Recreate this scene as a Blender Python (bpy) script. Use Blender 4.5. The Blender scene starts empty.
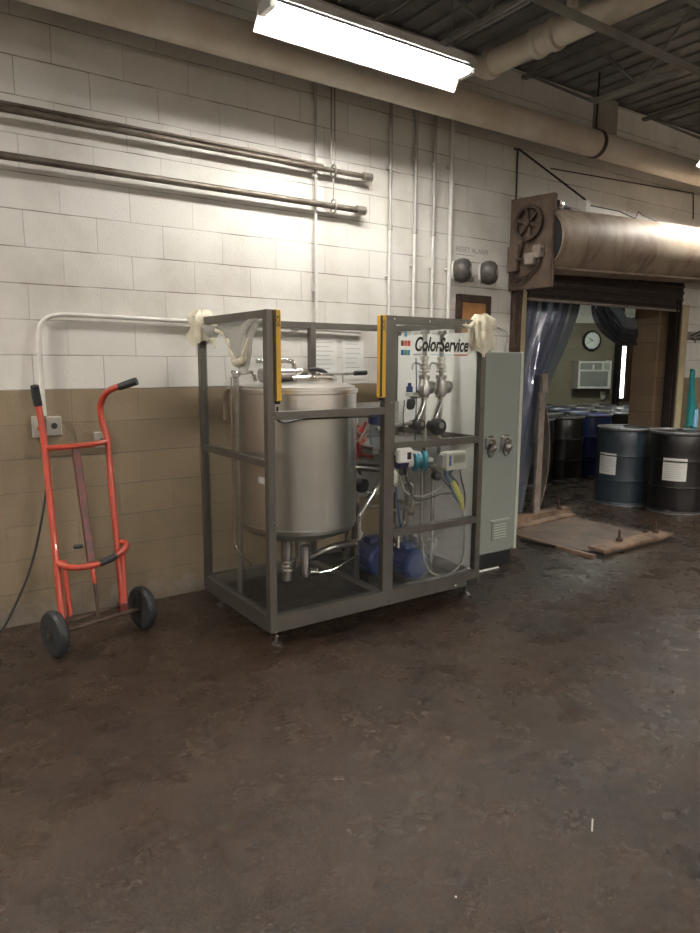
import bpy, bmesh, math, random
from mathutils import Vector, Matrix, noise
random.seed(7)
PI = math.pi
S = bpy.context.scene
COL = S.collection
WL = {}                                   # world location of every object made here

# ------------------------------------------------------------------ materials
def nt(name):
    m = bpy.data.materials.new(name); m.use_nodes = True
    t = m.node_tree; b = t.nodes['Principled BSDF']
    return m, t, b
def N(t, kind, **kw):
    n = t.nodes.new(kind)
    for k, v in kw.items():
        if k.startswith('i_'):
            key = k[2:]; key = int(key) if key.isdigit() else key.replace('_', ' ')
            n.inputs[key].default_value = v
        else: setattr(n, k, v)
    return n
def mixc(t, fac, a, b, mode='MIX'):
    n = t.nodes.new('ShaderNodeMix'); n.data_type = 'RGBA'; n.blend_type = mode
    for i, v in ((0, fac), (6, a), (7, b)):
        if isinstance(v, (tuple, float, int)): n.inputs[i].default_value = (*v, 1) if isinstance(v, tuple) else v
        else: t.links.new(v, n.inputs[i])
    return n.outputs[2]
def ramp(t, src, p0, p1, c0=(0, 0, 0), c1=(1, 1, 1)):
    r = t.nodes.new('ShaderNodeValToRGB'); t.links.new(src, r.inputs[0])
    r.color_ramp.elements[0].position = p0; r.color_ramp.elements[1].position = p1
    r.color_ramp.elements[0].color = (*c0, 1); r.color_ramp.elements[1].color = (*c1, 1)
    return r.outputs[0]
def pm(name, col, rough=.5, metal=0., var=0., scale=12., col2=None, bump=0., bscale=60., spec=None, coat=0.):
    m, t, b = nt(name)
    b.inputs['Base Color'].default_value = (*col, 1)
    b.inputs['Roughness'].default_value = rough; b.inputs['Metallic'].default_value = metal
    if spec is not None: b.inputs['Specular IOR Level'].default_value = spec
    if coat: b.inputs['Coat Weight'].default_value = coat
    tc = N(t, 'ShaderNodeTexCoord')
    if var or col2:
        n = N(t, 'ShaderNodeTexNoise', i_Scale=scale, i_Detail=6., i_Roughness=.65)
        t.links.new(tc.outputs['Object'], n.inputs['Vector'])
        f = ramp(t, n.outputs[0], .38, .66)
        c2 = col2 if col2 else tuple(c * (1 - var) for c in col)
        t.links.new(mixc(t, f, col, c2), b.inputs['Base Color'])
        rr = N(t, 'ShaderNodeMapRange', i_3=max(rough - .08, .03), i_4=min(rough + .12, 1.)); t.links.new(n.outputs[0], rr.inputs[0])
        t.links.new(rr.outputs[0], b.inputs['Roughness'])
    if bump:
        n = N(t, 'ShaderNodeTexNoise', i_Scale=bscale, i_Detail=4.)
        t.links.new(tc.outputs['Object'], n.inputs['Vector'])
        bp = N(t, 'ShaderNodeBump', i_Strength=bump, i_Distance=.01); t.links.new(n.outputs[0], bp.inputs['Height'])
        t.links.new(bp.outputs[0], b.inputs['Normal'])
    return m

def block_wall(name, upper, lower, split=1.422, axis='x', bw=.4064, bh=.2032, shift=0., dirt=1., mort=.0035):
    """painted concrete block in world metres; axis = the horizontal direction of the wall"""
    m, t, b = nt(name)
    g = N(t, 'ShaderNodeNewGeometry'); sp = N(t, 'ShaderNodeSeparateXYZ'); t.links.new(g.outputs['Position'], sp.inputs[0])
    cb = N(t, 'ShaderNodeCombineXYZ')
    ad = N(t, 'ShaderNodeMath', operation='ADD', i_1=shift + 40.64)
    t.links.new(sp.outputs[0 if axis == 'x' else 1], ad.inputs[0]); t.links.new(ad.outputs[0], cb.inputs[0])
    t.links.new(sp.outputs[2], cb.inputs[1])
    # slight waviness of the joints
    wn = N(t, 'ShaderNodeTexNoise', i_Scale=2.2, i_Detail=2.); t.links.new(g.outputs['Position'], wn.inputs['Vector'])
    vm = N(t, 'ShaderNodeVectorMath', operation='MULTIPLY_ADD'); vm.inputs[1].default_value = (.012, .012, 0)
    t.links.new(wn.outputs[1], vm.inputs[0]); t.links.new(cb.outputs[0], vm.inputs[2])
    vs = N(t, 'ShaderNodeVectorMath', operation='SUBTRACT'); vs.inputs[1].default_value = (.006, .006, 0)
    t.links.new(vm.outputs[0], vs.inputs[0])
    br = N(t, 'ShaderNodeTexBrick', i_Scale=1., i_Bias=0.)
    br.inputs['Mortar Size'].default_value = mort; br.inputs['Mortar Smooth'].default_value = .35
    br.inputs['Brick Width'].default_value = bw; br.inputs['Row Height'].default_value = bh
    br.inputs['Color1'].default_value = (0, 0, 0, 1); br.inputs['Color2'].default_value = (1, 1, 1, 1); br.inputs['Mortar'].default_value = (.5, .5, .5, 1)
    br.offset = .5; br.squash = 1.
    t.links.new(vs.outputs[0], br.inputs['Vector'])
    # paint colour per height, small tone difference per block
    gt = N(t, 'ShaderNodeMath', operation='GREATER_THAN', i_1=split); t.links.new(sp.outputs[2], gt.inputs[0])
    base = mixc(t, gt.outputs[0], lower, upper)
    base = mixc(t, .07, base, br.outputs['Color'], 'OVERLAY')
    # grime in soft patches
    n1 = N(t, 'ShaderNodeTexNoise', i_Scale=1.3, i_Detail=8., i_Roughness=.6); t.links.new(g.outputs['Position'], n1.inputs['Vector'])
    base = mixc(t, ramp(t, n1.outputs[0], .48, .8, (0, 0, 0), (.5 * dirt,) * 3), base, (.34, .28, .2), 'MULTIPLY')
    # chips and specks
    n2 = N(t, 'ShaderNodeTexNoise', i_Scale=26., i_Detail=5., i_Roughness=.75); t.links.new(g.outputs['Position'], n2.inputs['Vector'])
    base = mixc(t, ramp(t, n2.outputs[0], .66, .72, (0, 0, 0), (.5 * dirt,) * 3), base, (.12, .1, .08))
    # flaking strip along the floor
    lo = N(t, 'ShaderNodeMapRange', i_1=.42, i_2=.0); t.links.new(sp.outputs[2], lo.inputs[0])
    n3 = N(t, 'ShaderNodeTexNoise', i_Scale=7., i_Detail=9., i_Roughness=.72); t.links.new(g.outputs['Position'], n3.inputs['Vector'])
    mu = N(t, 'ShaderNodeMath', operation='MULTIPLY'); t.links.new(lo.outputs[0], mu.inputs[0]); t.links.new(n3.outputs[0], mu.inputs[1])
    base = mixc(t, ramp(t, mu.outputs[0], .33, .44, (0, 0, 0), (.6 * dirt,) * 3), base, (.3, .28, .25))
    n4 = N(t, 'ShaderNodeTexNoise', i_Scale=5., i_Detail=9., i_Roughness=.7); t.links.new(cb.outputs[0], n4.inputs['Vector'])
    mu2 = N(t, 'ShaderNodeMath', operation='MULTIPLY'); t.links.new(lo.outputs[0], mu2.inputs[0]); t.links.new(n4.outputs[0], mu2.inputs[1])
    base = mixc(t, ramp(t, mu2.outputs[0], .2, .5, (0, 0, 0), (.6 * dirt,) * 3), base, (.09, .07, .05))
    # joints: visible in places, filled with paint in others
    n5 = N(t, 'ShaderNodeTexNoise', i_Scale=1.7, i_Detail=5.); t.links.new(g.outputs['Position'], n5.inputs['Vector'])
    mu3 = N(t, 'ShaderNodeMath', operation='MULTIPLY'); t.links.new(br.outputs['Fac'], mu3.inputs[0])
    t.links.new(ramp(t, n5.outputs[0], .38, .6, (.12, .12, .12), (.8, .8, .8)), mu3.inputs[1])
    zz = N(t, 'ShaderNodeSeparateXYZ'); t.links.new(vs.outputs[0], zz.inputs[0])
    dz = N(t, 'ShaderNodeMath', operation='DIVIDE', i_1=bh); t.links.new(zz.outputs[1], dz.inputs[0])
    fz = N(t, 'ShaderNodeMath', operation='PINGPONG', i_1=.5); t.links.new(dz.outputs[0], fz.inputs[0])
    hz = N(t, 'ShaderNodeMapRange', i_1=.022, i_2=.006); t.links.new(fz.outputs[0], hz.inputs[0])
    n7 = N(t, 'ShaderNodeTexNoise', i_Scale=2.6, i_Detail=4.); t.links.new(g.outputs['Position'], n7.inputs['Vector'])
    mh = N(t, 'ShaderNodeMath', operation='MULTIPLY'); t.links.new(hz.outputs[0], mh.inputs[0]); t.links.new(ramp(t, n7.outputs[0], .36, .6, (.15, .15, .15), (.95, .95, .95)), mh.inputs[1])
    mx = N(t, 'ShaderNodeMath', operation='MAXIMUM'); t.links.new(mh.outputs[0], mx.inputs[0])
    ms = N(t, 'ShaderNodeMath', operation='MULTIPLY', i_1=.55); t.links.new(mu3.outputs[0], ms.inputs[0]); t.links.new(ms.outputs[0], mx.inputs[1])
    base = mixc(t, mx.outputs[0], base, (.11, .09, .07))
    t.links.new(base, b.inputs['Base Color'])
    b.inputs['Roughness'].default_value = .5
    n6 = N(t, 'ShaderNodeTexNoise', i_Scale=70., i_Detail=4.); t.links.new(g.outputs['Position'], n6.inputs['Vector'])
    hs = N(t, 'ShaderNodeMath', operation='MULTIPLY_ADD', i_1=-2.2); t.links.new(br.outputs['Fac'], hs.inputs[0]); t.links.new(n6.outputs[0], hs.inputs[2])
    bp = N(t, 'ShaderNodeBump', i_Strength=.42, i_Distance=.006); t.links.new(hs.outputs[0], bp.inputs['Height'])
    t.links.new(bp.outputs[0], b.inputs['Normal'])
    return m

def floor_mat():
    m, t, b = nt('worn_brown_concrete')
    g = N(t, 'ShaderNodeNewGeometry'); P = g.outputs['Position']
    def noi(s, d=8., r=.6, dist=0.):
        n = N(t, 'ShaderNodeTexNoise', i_Scale=s, i_Detail=d, i_Roughness=r, i_Distortion=dist); t.links.new(P, n.inputs['Vector']); return n.outputs[0]
    c = mixc(t, ramp(t, noi(.7, 9, .62, .5), .36, .62), (.050, .029, .018), (.016, .0125, .0115))
    c = mixc(t, ramp(t, noi(2.1, 10, .72, 1.2), .42, .66, (0, 0, 0), (.75, .75, .75)), c, (.066, .042, .027))
    c = mixc(t, ramp(t, noi(4.6, 12, .8, .8), .44, .66, (0, 0, 0), (.75, .75, .75)), c, (.014, .0115, .0105))
    c = mixc(t, ramp(t, noi(13., 10, .82, .6), .46, .64, (0, 0, 0), (.7, .7, .7)), c, (.064, .044, .031))
    c = mixc(t, ramp(t, noi(38., 6, .8), .5, .66, (0, 0, 0), (.45, .45, .45)), c, (.012, .010, .009))
    c = mixc(t, ramp(t, noi(90., 3, .6), .70, .76, (0, 0, 0), (.4, .4, .4)), c, (.2, .17, .14))
    mp = N(t, 'ShaderNodeMapping'); mp.inputs['Rotation'].default_value = (0, 0, .5); mp.inputs['Scale'].default_value = (1.2, 22, 1)
    t.links.new(P, mp.inputs[0]); st = N(t, 'ShaderNodeTexNoise', i_Scale=1.4, i_Detail=6.); t.links.new(mp.outputs[0], st.inputs['Vector'])
    c = mixc(t, ramp(t, st.outputs[0], .56, .76, (0, 0, 0), (.3, .3, .3)), c, (.09, .068, .05))
    t.links.new(c, b.inputs['Base Color'])
    mr = N(t, 'ShaderNodeMapRange', i_1=.35, i_2=.65, i_3=.17, i_4=.42); t.links.new(noi(4., 8, .7), mr.inputs[0]); t.links.new(mr.outputs[0], b.inputs['Roughness'])
    bp = N(t, 'ShaderNodeBump', i_Strength=.75, i_Distance=.006); t.links.new(noi(24., 10, .78), bp.inputs['Height']); t.links.new(bp.outputs[0], b.inputs['Normal'])
    b.inputs['Specular IOR Level'].default_value = .38
    return m

def clear_mat(name, tint=(.96, .97, .97), gloss=.09, rough=.06, haze=0., hazecol=(.8, .8, .78)):
    """thin clear sheet: mostly see-through, with a weak reflection"""
    m = bpy.data.materials.new(name); m.use_nodes = True; t = m.node_tree; t.nodes.clear()
    o = N(t, 'ShaderNodeOutputMaterial'); tr = N(t, 'ShaderNodeBsdfTransparent'); tr.inputs[0].default_value = (*tint, 1)
    gl = N(t, 'ShaderNodeBsdfGlossy'); gl.inputs['Roughness'].default_value = rough
    lw = N(t, 'ShaderNodeFresnel', i_IOR=1.45)
    mr = N(t, 'ShaderNodeMath', operation='MULTIPLY', i_1=gloss * 10); t.links.new(lw.outputs[0], mr.inputs[0])
    mx = N(t, 'ShaderNodeMixShader'); t.links.new(mr.outputs[0], mx.inputs[0]); t.links.new(tr.outputs[0], mx.inputs[1]); t.links.new(gl.outputs[0], mx.inputs[2])
    out = mx.outputs[0]
    if haze:
        df = N(t, 'ShaderNodeBsdfDiffuse'); df.inputs[0].default_value = (*hazecol, 1)
        tl = N(t, 'ShaderNodeBsdfTranslucent'); tl.inputs[0].default_value = (*hazecol, 1)
        m3 = N(t, 'ShaderNodeMixShader', i_Fac=.5); t.links.new(df.outputs[0], m3.inputs[1]); t.links.new(tl.outputs[0], m3.inputs[2])
        m2 = N(t, 'ShaderNodeMixShader', i_Fac=haze)
        t.links.new(out, m2.inputs[1]); t.links.new(m3.outputs[0], m2.inputs[2]); out = m2.outputs[0]
    t.links.new(out, o.inputs[0]); return m

def brushed(name, col, rough=.3, stretch=(1, 1, 40)):
    m, t, b = nt(name); tc = N(t, 'ShaderNodeTexCoord'); mp = N(t, 'ShaderNodeMapping'); mp.inputs['Scale'].default_value = stretch
    t.links.new(tc.outputs['Object'], mp.inputs[0]); n = N(t, 'ShaderNodeTexNoise', i_Scale=6., i_Detail=5.); t.links.new(mp.outputs[0], n.inputs['Vector'])
    t.links.new(mixc(t, n.outputs[0], tuple(c * .93 for c in col), col), b.inputs['Base Color'])
    mr = N(t, 'ShaderNodeMapRange', i_3=rough - .02, i_4=rough + .03); t.links.new(n.outputs[0], mr.inputs[0]); t.links.new(mr.outputs[0], b.inputs['Roughness'])
    b.inputs['Metallic'].default_value = 1.; return m

def emis(name, col, s):
    m, t, b = nt(name); b.inputs['Base Color'].default_value = (.8, .8, .8, 1)
    b.inputs['Emission Color'].default_value = (*col, 1); b.inputs['Emission Strength'].default_value = s; return m

M = dict(
    floor=floor_mat(),
    wall=block_wall('painted_block_wall', (.70, .68, .635), (.245, .188, .118), shift=.05),
    wall_side=block_wall('painted_block_wall_side', (.66, .64, .60), (.27, .21, .14), axis='y'),
    farwall=block_wall('olive_painted_wall', (.64, .66, .60), (.19, .17, .12), split=2.28, dirt=.5, mort=.003),
    reveal=block_wall('brown_painted_jamb', (.40, .29, .19), (.38, .275, .18), split=1.42, axis='y', dirt=.6),
    pier=pm('grey_painted_pier', (.34, .32, .28), .7, var=.3, scale=3),
    deck=pm('grey_steel_deck', (.30, .29, .275), .6, .2, var=.4, scale=2),
    joist=pm('pale_joist_steel', (.30, .285, .26), .6, .1, var=.4, scale=3),
    pipe_wrap=pm('stained_cream_pipe_wrap', (.68, .63, .54), .6, col2=(.55, .46, .36), scale=2.2, bump=.2, bscale=18),
    pipe_white=pm('cream_painted_pipe', (.64, .60, .50), .5, col2=(.55, .48, .38), scale=3, bump=.15, bscale=20),
    galv=pm('dull_galvanised_steel', (.38, .35, .31), .42, .75, var=.4, scale=9),
    rustpipe=pm('brown_stained_pipe', (.17, .145, .12), .45, .5, col2=(.09, .068, .052), scale=7),
    cond_white=pm('white_painted_conduit', (.70, .68, .64), .45, var=.2, scale=10),
    cond_grey=pm('grey_painted_conduit', (.46, .44, .41), .45, .2, var=.3, scale=6),
    dark=pm('dark_steel', (.035, .032, .03), .5, .5, var=.4),
    black=pm('black_plastic', (.012, .012, .013), .4),
    rubber=pm('worn_black_rubber', (.02, .021, .023), .6, var=.35, scale=20, bump=.2),
    red=pm('scuffed_red_orange_paint', (.43, .05, .024), .34, col2=(.33, .042, .022), scale=9, coat=.3),
    darkred=pm('dark_red_paint', (.13, .018, .013), .4, col2=(.05, .02, .016), scale=18),
    rust=pm('rusty_steel', (.085, .058, .043), .75, .2, col2=(.05, .03, .024), scale=14, bump=.4),
    rustplate=pm('rust_stained_plate', (.15, .105, .075), .6, .25, col2=(.065, .043, .032), scale=6, bump=.3, bscale=20),
    hood=None, shutter=pm('dark_brown_slats', (.038, .026, .02), .6, .2, var=.3),
    frame=pm('brushed_frame_steel', (.145, .135, .12), .38, .7, var=.15, scale=5),
    steel=brushed('brushed_tank_steel', (.70, .68, .65), .29, (16, 16, .6)),
    chrome=pm('polished_stainless', (.72, .70, .67), .16, 1.),
    steel_dull=pm('dull_stainless', (.46, .44, .42), .3, 1., var=.25, scale=8),
    pan=pm('dark_drip_tray', (.06, .055, .05), .4, .6, var=.4),
    clear=clear_mat('clear_panel', gloss=.03, haze=.002),
    wrap=None, foam=pm('cream_foam_wrap', (.74, .70, .58), .55, col2=(.6, .54, .38), scale=14, bump=.6, bscale=30),
    yellow=pm('safety_yellow', (.80, .46, .03), .4),
    board=pm('white_side_board', (.84, .84, .80), .3, var=.06, scale=2),
    cab=pm('pale_grey_green_enamel', (.245, .265, .242), .36, var=.05, scale=3),
    cabedge=pm('light_enamel_edge', (.42, .45, .40), .35),
    blue=pm('deep_blue_enamel', (.008, .028, .12), .32, coat=.3),
    purple=pm('violet_blue_plastic', (.03, .025, .10), .4),
    teal=pm('teal_plastic', (.02, .17, .22), .38),
    white=pm('white_plastic', (.74, .73, .70), .4),
    ivory=pm('ivory_plastic', (.55, .54, .46), .4),
    bowl=clear_mat('clear_filter_bowl', (.8, .83, .86), .08, haze=.25, hazecol=(.5, .55, .6)),
    redhose=pm('red_rubber_hose', (.35, .03, .03), .45), copper=pm('copper_brown_fitting', (.42, .20, .08), .35, .8),
    yel_green=pm('yellow_green_sleeve', (.50, .50, .08), .5), bluehose=pm('blue_air_tube', (.02, .07, .16), .4),
    clearhose=pm('milky_hose', (.30, .29, .26), .35), darkhose=pm('dark_hose', (.03, .03, .03), .4),
    paper=pm('plain_paper', (.76, .75, .72), .6), ink=pm('black_print', (.015, .015, .015), .6),
    greyink=pm('faded_grey_print', (.34, .33, .32), .7),
    wood=pm('dark_wood_frame', (.055, .028, .016), .45, var=.4, scale=8), cork=pm('orange_brown_board', (.42, .20, .07), .65, var=.25, scale=10),
    palewood=pm('pale_painted_timber', (.50, .42, .26), .6, var=.25, scale=5),
    greywood=pm('weathered_grey_timber', (.30, .25, .215), .75, col2=(.16, .13, .11), scale=7, bump=.3),
    rail=pm('rusty_tan_channel', (.30, .20, .135), .6, .15, col2=(.12, .075, .05), scale=6, bump=.3),
    plate=pm('brown_floor_plate', (.15, .10, .072), .5, .2, col2=(.07, .05, .04), scale=4, bump=.3),
    drum_slate=pm('slate_blue_drum_paint', (.035, .050, .066), .35, var=.15, scale=3, coat=.3),
    drum_black=pm('black_drum_paint', (.013, .012, .013), .3, var=.2, coat=.3),
    drum_blue=pm('blue_drum_plastic', (.012, .035, .17), .35), drum_rim=pm('grey_drum_ring', (.26, .26, .27), .4, .5),
    pvc=clear_mat('blue_grey_pvc_strip', (.72, .74, .84), .2, .12, haze=.27, hazecol=(.36, .40, .56)),
    pvc_dark=clear_mat('dark_grey_pvc_strip', (.42, .44, .50), .10, .2, haze=.34, hazecol=(.12, .125, .14)),
    pvc_clear=clear_mat('pale_pvc_strip', (.72, .78, .80), .14, .14, haze=.22, hazecol=(.5, .55, .58)),
    tealcloth=pm('teal_cloth', (.02, .28, .30), .7, var=.3, scale=10), skycloth=pm('pale_blue_cloth', (.25, .48, .68), .7),
    litter=pm('off_white_scrap', (.7, .66, .6), .6), glass=clear_mat('window_glass', gloss=.1),
    daylight=emis('daylight_behind_blinds', (.92, .97, 1.), 3.2),
    tube_fill=emis('fluorescent_tube_fill', (1., .94, .86), 260.), tube=emis('fluorescent_tube', (1., .965, .90), 82.), tube_far=emis('cool_fluorescent_tube', (.96, 1., .88), 60.),
    fixture=pm('white_enamel_fixture', (.7, .7, .68), .4),
    r_red=pm('red_mark', (.55, .05, .04), .5), r_brown=pm('brown_mark', (.28, .06, .04), .5), r_green=pm('green_mark', (.04, .30, .14), .5), r_blue=pm('blue_mark', (.03, .12, .40), .5),
    r_cyan=pm('cyan_mark', (.1, .35, .55), .5), r_orange=pm('orange_mark', (.7, .16, .05), .5), grille=pm('air_conditioner_grille', (.22, .24, .22), .6),
    clockface=pm('white_clock_face', (.78, .84, .80), .5))
def hood_mat():
    m, t, b = nt('stained_cream_steel_hood'); tc = N(t, 'ShaderNodeTexCoord')
    mp = N(t, 'ShaderNodeMapping'); mp.inputs['Scale'].default_value = (2.0, .8, 1.0); mp.inputs['Rotation'].default_value = (0, .35, 0); t.links.new(tc.outputs['Object'], mp.inputs[0])
    n = N(t, 'ShaderNodeTexNoise', i_Scale=1.5, i_Detail=9., i_Roughness=.7, i_Distortion=.8); t.links.new(mp.outputs[0], n.inputs['Vector'])
    n2 = N(t, 'ShaderNodeTexNoise', i_Scale=1.8, i_Detail=6.); t.links.new(tc.outputs['Object'], n2.inputs['Vector'])
    c = mixc(t, ramp(t, n.outputs[0], .46, .60, (0, 0, 0), (.85, .85, .85)), (.44, .36, .27), (.19, .125, .09))
    c = mixc(t, ramp(t, n2.outputs[0], .4, .7, (0, 0, 0), (.6, .6, .6)), c, (.30, .215, .165))
    t.links.new(c, b.inputs['Base Color']); b.inputs['Metallic'].default_value = .08; b.inputs['Roughness'].default_value = .55; return m
M['hood'] = hood_mat()
M['wrap'] = clear_mat('crinkled_plastic_film', (.96, .96, .95), .16, .2, haze=.2, hazecol=(.9, .88, .82))

# ------------------------------------------------------------------ mesh helpers
class MB:
    def __init__(s): s.b = bmesh.new()
    def box(s, x0, x1, y0, y1, z0, z1, bev=0.):
        r = bmesh.ops.create_cube(s.b, size=1.)
        c = Vector(((x0 + x1) / 2, (y0 + y1) / 2, (z0 + z1) / 2))
        for v in r['verts']: v.co = Vector((v.co.x * abs(x1 - x0), v.co.y * abs(y1 - y0), v.co.z * abs(z1 - z0))) + c
        if bev:
            es = list({e for v in r['verts'] for e in v.link_edges})
            bmesh.ops.bevel(s.b, geom=es, offset=bev, segments=1, affect='EDGES', profile=.5)
        return s
    def bar(s, p0, p1, w, h, up=(0, 0, 1), bev=0.):
        p0, p1 = Vector(p0), Vector(p1); d = p1 - p0; L = d.length; d.normalize(); u = Vector(up)
        if abs(d.dot(u)) > .98: u = Vector((0, 1, 0))
        sx = d.cross(u).normalized(); u = sx.cross(d)
        r = bmesh.ops.create_cube(s.b, size=1.); c = (p0 + p1) / 2
        for v in r['verts']: v.co = c + d * (v.co.x * L) + sx * (v.co.y * w) + u * (v.co.z * h)
        if bev:
            es = list({e for v in r['verts'] for e in v.link_edges}); bmesh.ops.bevel(s.b, geom=es, offset=bev, segments=1, affect='EDGES', profile=.5)
        return s
    def tube(s, pts, r, n=12, smooth=0, cap=True):
        P = [Vector(p) for p in pts]; R = [r] * len(P) if not isinstance(r, (list, tuple)) else list(r)
        if smooth and len(P) > 2:
            Q, RR = [], []
            for i in range(len(P) - 1):
                a, b_, c, d = P[max(i - 1, 0)], P[i], P[i + 1], P[min(i + 2, len(P) - 1)]
                for k in range(smooth):
                    u = k / smooth
                    Q.append(.5 * ((2 * b_) + (c - a) * u + (2 * a - 5 * b_ + 4 * c - d) * u * u + (3 * b_ - a - 3 * c + d) * u ** 3)); RR.append(R[i] + (R[i + 1] - R[i]) * u)
            Q.append(P[-1]); RR.append(R[-1]); P, R = Q, RR
        u = None; rings = []
        for i, p in enumerate(P):
            t = (P[min(i + 1, len(P) - 1)] - P[max(i - 1, 0)])
            t = t.normalized() if t.length > 1e-9 else Vector((0, 0, 1))
            if u is None: u = t.orthogonal().normalized()
            else:
                u = u - t * u.dot(t); u = u.normalized() if u.length > 1e-6 else t.orthogonal().normalized()
            w = t.cross(u)
            rings.append([s.b.verts.new(p + (u * math.cos(2 * PI * k / n) + w * math.sin(2 * PI * k / n)) * R[i]) for k in range(n)])
        for a, b_ in zip(rings, rings[1:]):
            for k in range(n): s.b.faces.new((a[k], a[(k + 1) % n], b_[(k + 1) % n], b_[k]))
        if cap: s.b.faces.new(rings[0][::-1]); s.b.faces.new(rings[-1])
        return s
    def lathe(s, prof, c=(0, 0, 0), ax=(0, 0, 1), n=32):
        """prof = (radius, distance along the axis) pairs"""
        c, ax = Vector(c), Vector(ax).normalized(); u = ax.orthogonal().normalized()
        if abs(ax.z) > .99: u = Vector((1, 0, 0))
        w = ax.cross(u); rings = []
        for r, h in prof:
            if r < 1e-6: rings.append([s.b.verts.new(c + ax * h)]); continue
            rings.append([s.b.verts.new(c + ax * h + (u * math.cos(2 * PI * k / n) + w * math.sin(2 * PI * k / n)) * r) for k in range(n)])
        for a, b_ in zip(rings, rings[1:]):
            for k in range(n):
                k2 = (k + 1) % n
                if len(a) == 1 and len(b_) == 1: continue
                if len(a) == 1: s.b.faces.new((a[0], b_[k2], b_[k]))
                elif len(b_) == 1: s.b.faces.new((a[k], a[k2], b_[0]))
                else: s.b.faces.new((a[k], a[k2], b_[k2], b_[k]))
        if (Vector(prof[0]) - Vector(prof[-1])).length < 1e-6:      # closed section: a ring, no end discs
            bmesh.ops.remove_doubles(s.b, verts=rings[0] + rings[-1], dist=1e-6); return s
        if len(rings[0]) > 1: s.b.faces.new(rings[0][::-1])
        if len(rings[-1]) > 1: s.b.faces.new(rings[-1])
        return s
    def cyl(s, c, ax, r, L, n=24, ch=.004):
        return s.lathe([(r - ch, 0), (r, ch), (r, L - ch), (r - ch, L)], c, ax, n)
    def grid(s, fn, nu, nv, th=.003):
        """a sheet fn(u,v) -> point, given thickness th"""
        V = [[Vector(fn(i / nu, j / nv)) for j in range(nv + 1)] for i in range(nu + 1)]
        top, bot = [], []
        for i in range(nu + 1):
            a, b_ = [], []
            for j in range(nv + 1):
                du = V[min(i + 1, nu)][j] - V[max(i - 1, 0)][j]; dv = V[i][min(j + 1, nv)] - V[i][max(j - 1, 0)]
                nn = du.cross(dv); nn = nn.normalized() if nn.length > 1e-12 else Vector((0, 1, 0))
                a.append(s.b.verts.new(V[i][j] + nn * th / 2)); b_.append(s.b.verts.new(V[i][j] - nn * th / 2))
            top.append(a); bot.append(b_)
        for i in range(nu):
            for j in range(nv):
                s.b.faces.new((top[i][j], top[i + 1][j], top[i + 1][j + 1], top[i][j + 1])); s.b.faces.new((bot[i][j], bot[i][j + 1], bot[i + 1][j + 1], bot[i + 1][j]))
        for i in range(nu):
            s.b.faces.new((top[i][0], bot[i][0], bot[i + 1][0], top[i + 1][0])); s.b.faces.new((top[i][nv], top[i + 1][nv], bot[i + 1][nv], bot[i][nv]))
        for j in range(nv):
            s.b.faces.new((top[0][j], top[0][j + 1], bot[0][j + 1], bot[0][j])); s.b.faces.new((top[nu][j], bot[nu][j], bot[nu][j + 1], top[nu][j + 1]))
        return s
    def jit(s, amp, sc):
        for v in s.b.verts: v.co += Vector(noise.noise_vector(v.co * sc)) * amp
        return s
    def build(s, name, mat, parent=None, sm=35, loc=None):
        bmesh.ops.recalc_face_normals(s.b, faces=s.b.faces)
        co = [v.co for v in s.b.verts]
        lo = Vector([min(c[i] for c in co) for i in range(3)]); hi = Vector([max(c[i] for c in co) for i in range(3)])
        o0 = Vector(loc) if loc else Vector(((lo.x + hi.x) / 2, (lo.y + hi.y) / 2, lo.z))
        for v in s.b.verts: v.co -= o0
        me = bpy.data.meshes.new(name); s.b.to_mesh(me); s.b.free()
        for p in me.polygons: p.use_smooth = True
        me.set_sharp_from_angle(angle=math.radians(sm))
        me.materials.append(M[mat] if isinstance(mat, str) else mat)
        o = bpy.data.objects.new(name, me); COL.objects.link(o); WL[o] = o0
        if parent: o.parent = parent; o.location = o0 - WL[parent]
        else: o.location = o0
        return o
def thing(name, label, cat, loc, group=None):
    o = bpy.data.objects.new(name, None); o.empty_display_size = .1; COL.objects.link(o); o.location = loc; WL[o] = Vector(loc)
    return tag(o, label, cat, group)
def tag(o, label, cat, group=None, kind=None):
    o['label'] = label; o['category'] = cat
    if group: o['group'] = group
    if kind: o['kind'] = kind
    return o
def struct(name, mb, mat, sm=35):
    o = mb.build(name, mat, sm=sm); o['kind'] = 'structure'; return o
def text(name, body, size, mat, loc, parent=None, rot=(PI / 2, 0, 0), shear=0., depth=.0008, sx=1., bold=0.):
    c = bpy.data.curves.new(name, 'FONT'); c.body = body; c.size = size; c.extrude = depth; c.shear = shear; c.offset = bold
    o = bpy.data.objects.new(name, c); COL.objects.link(o)
    dg = bpy.context.evaluated_depsgraph_get(); dg.update()
    me = bpy.data.meshes.new_from_object(o.evaluated_get(dg)); bpy.data.objects.remove(o)
    R = Matrix.Translation(Vector(loc)) @ (Matrix.Rotation(rot[2], 4, 'Z') @ Matrix.Rotation(rot[1], 4, 'Y') @ Matrix.Rotation(rot[0], 4, 'X')) @ Matrix.Diagonal((sx, 1, 1, 1))
    b = MB(); b.b.from_mesh(me); bmesh.ops.transform(b.b, matrix=R, verts=b.b.verts)
    return b.build(name, mat, parent)
def copy_tree(o, loc, parent=None):
    c = o.copy(); COL.objects.link(c); c.parent = parent
    if loc is not None: c.location = loc
    for ch in list(o.children): copy_tree(ch, None, c)
    return c

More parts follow.
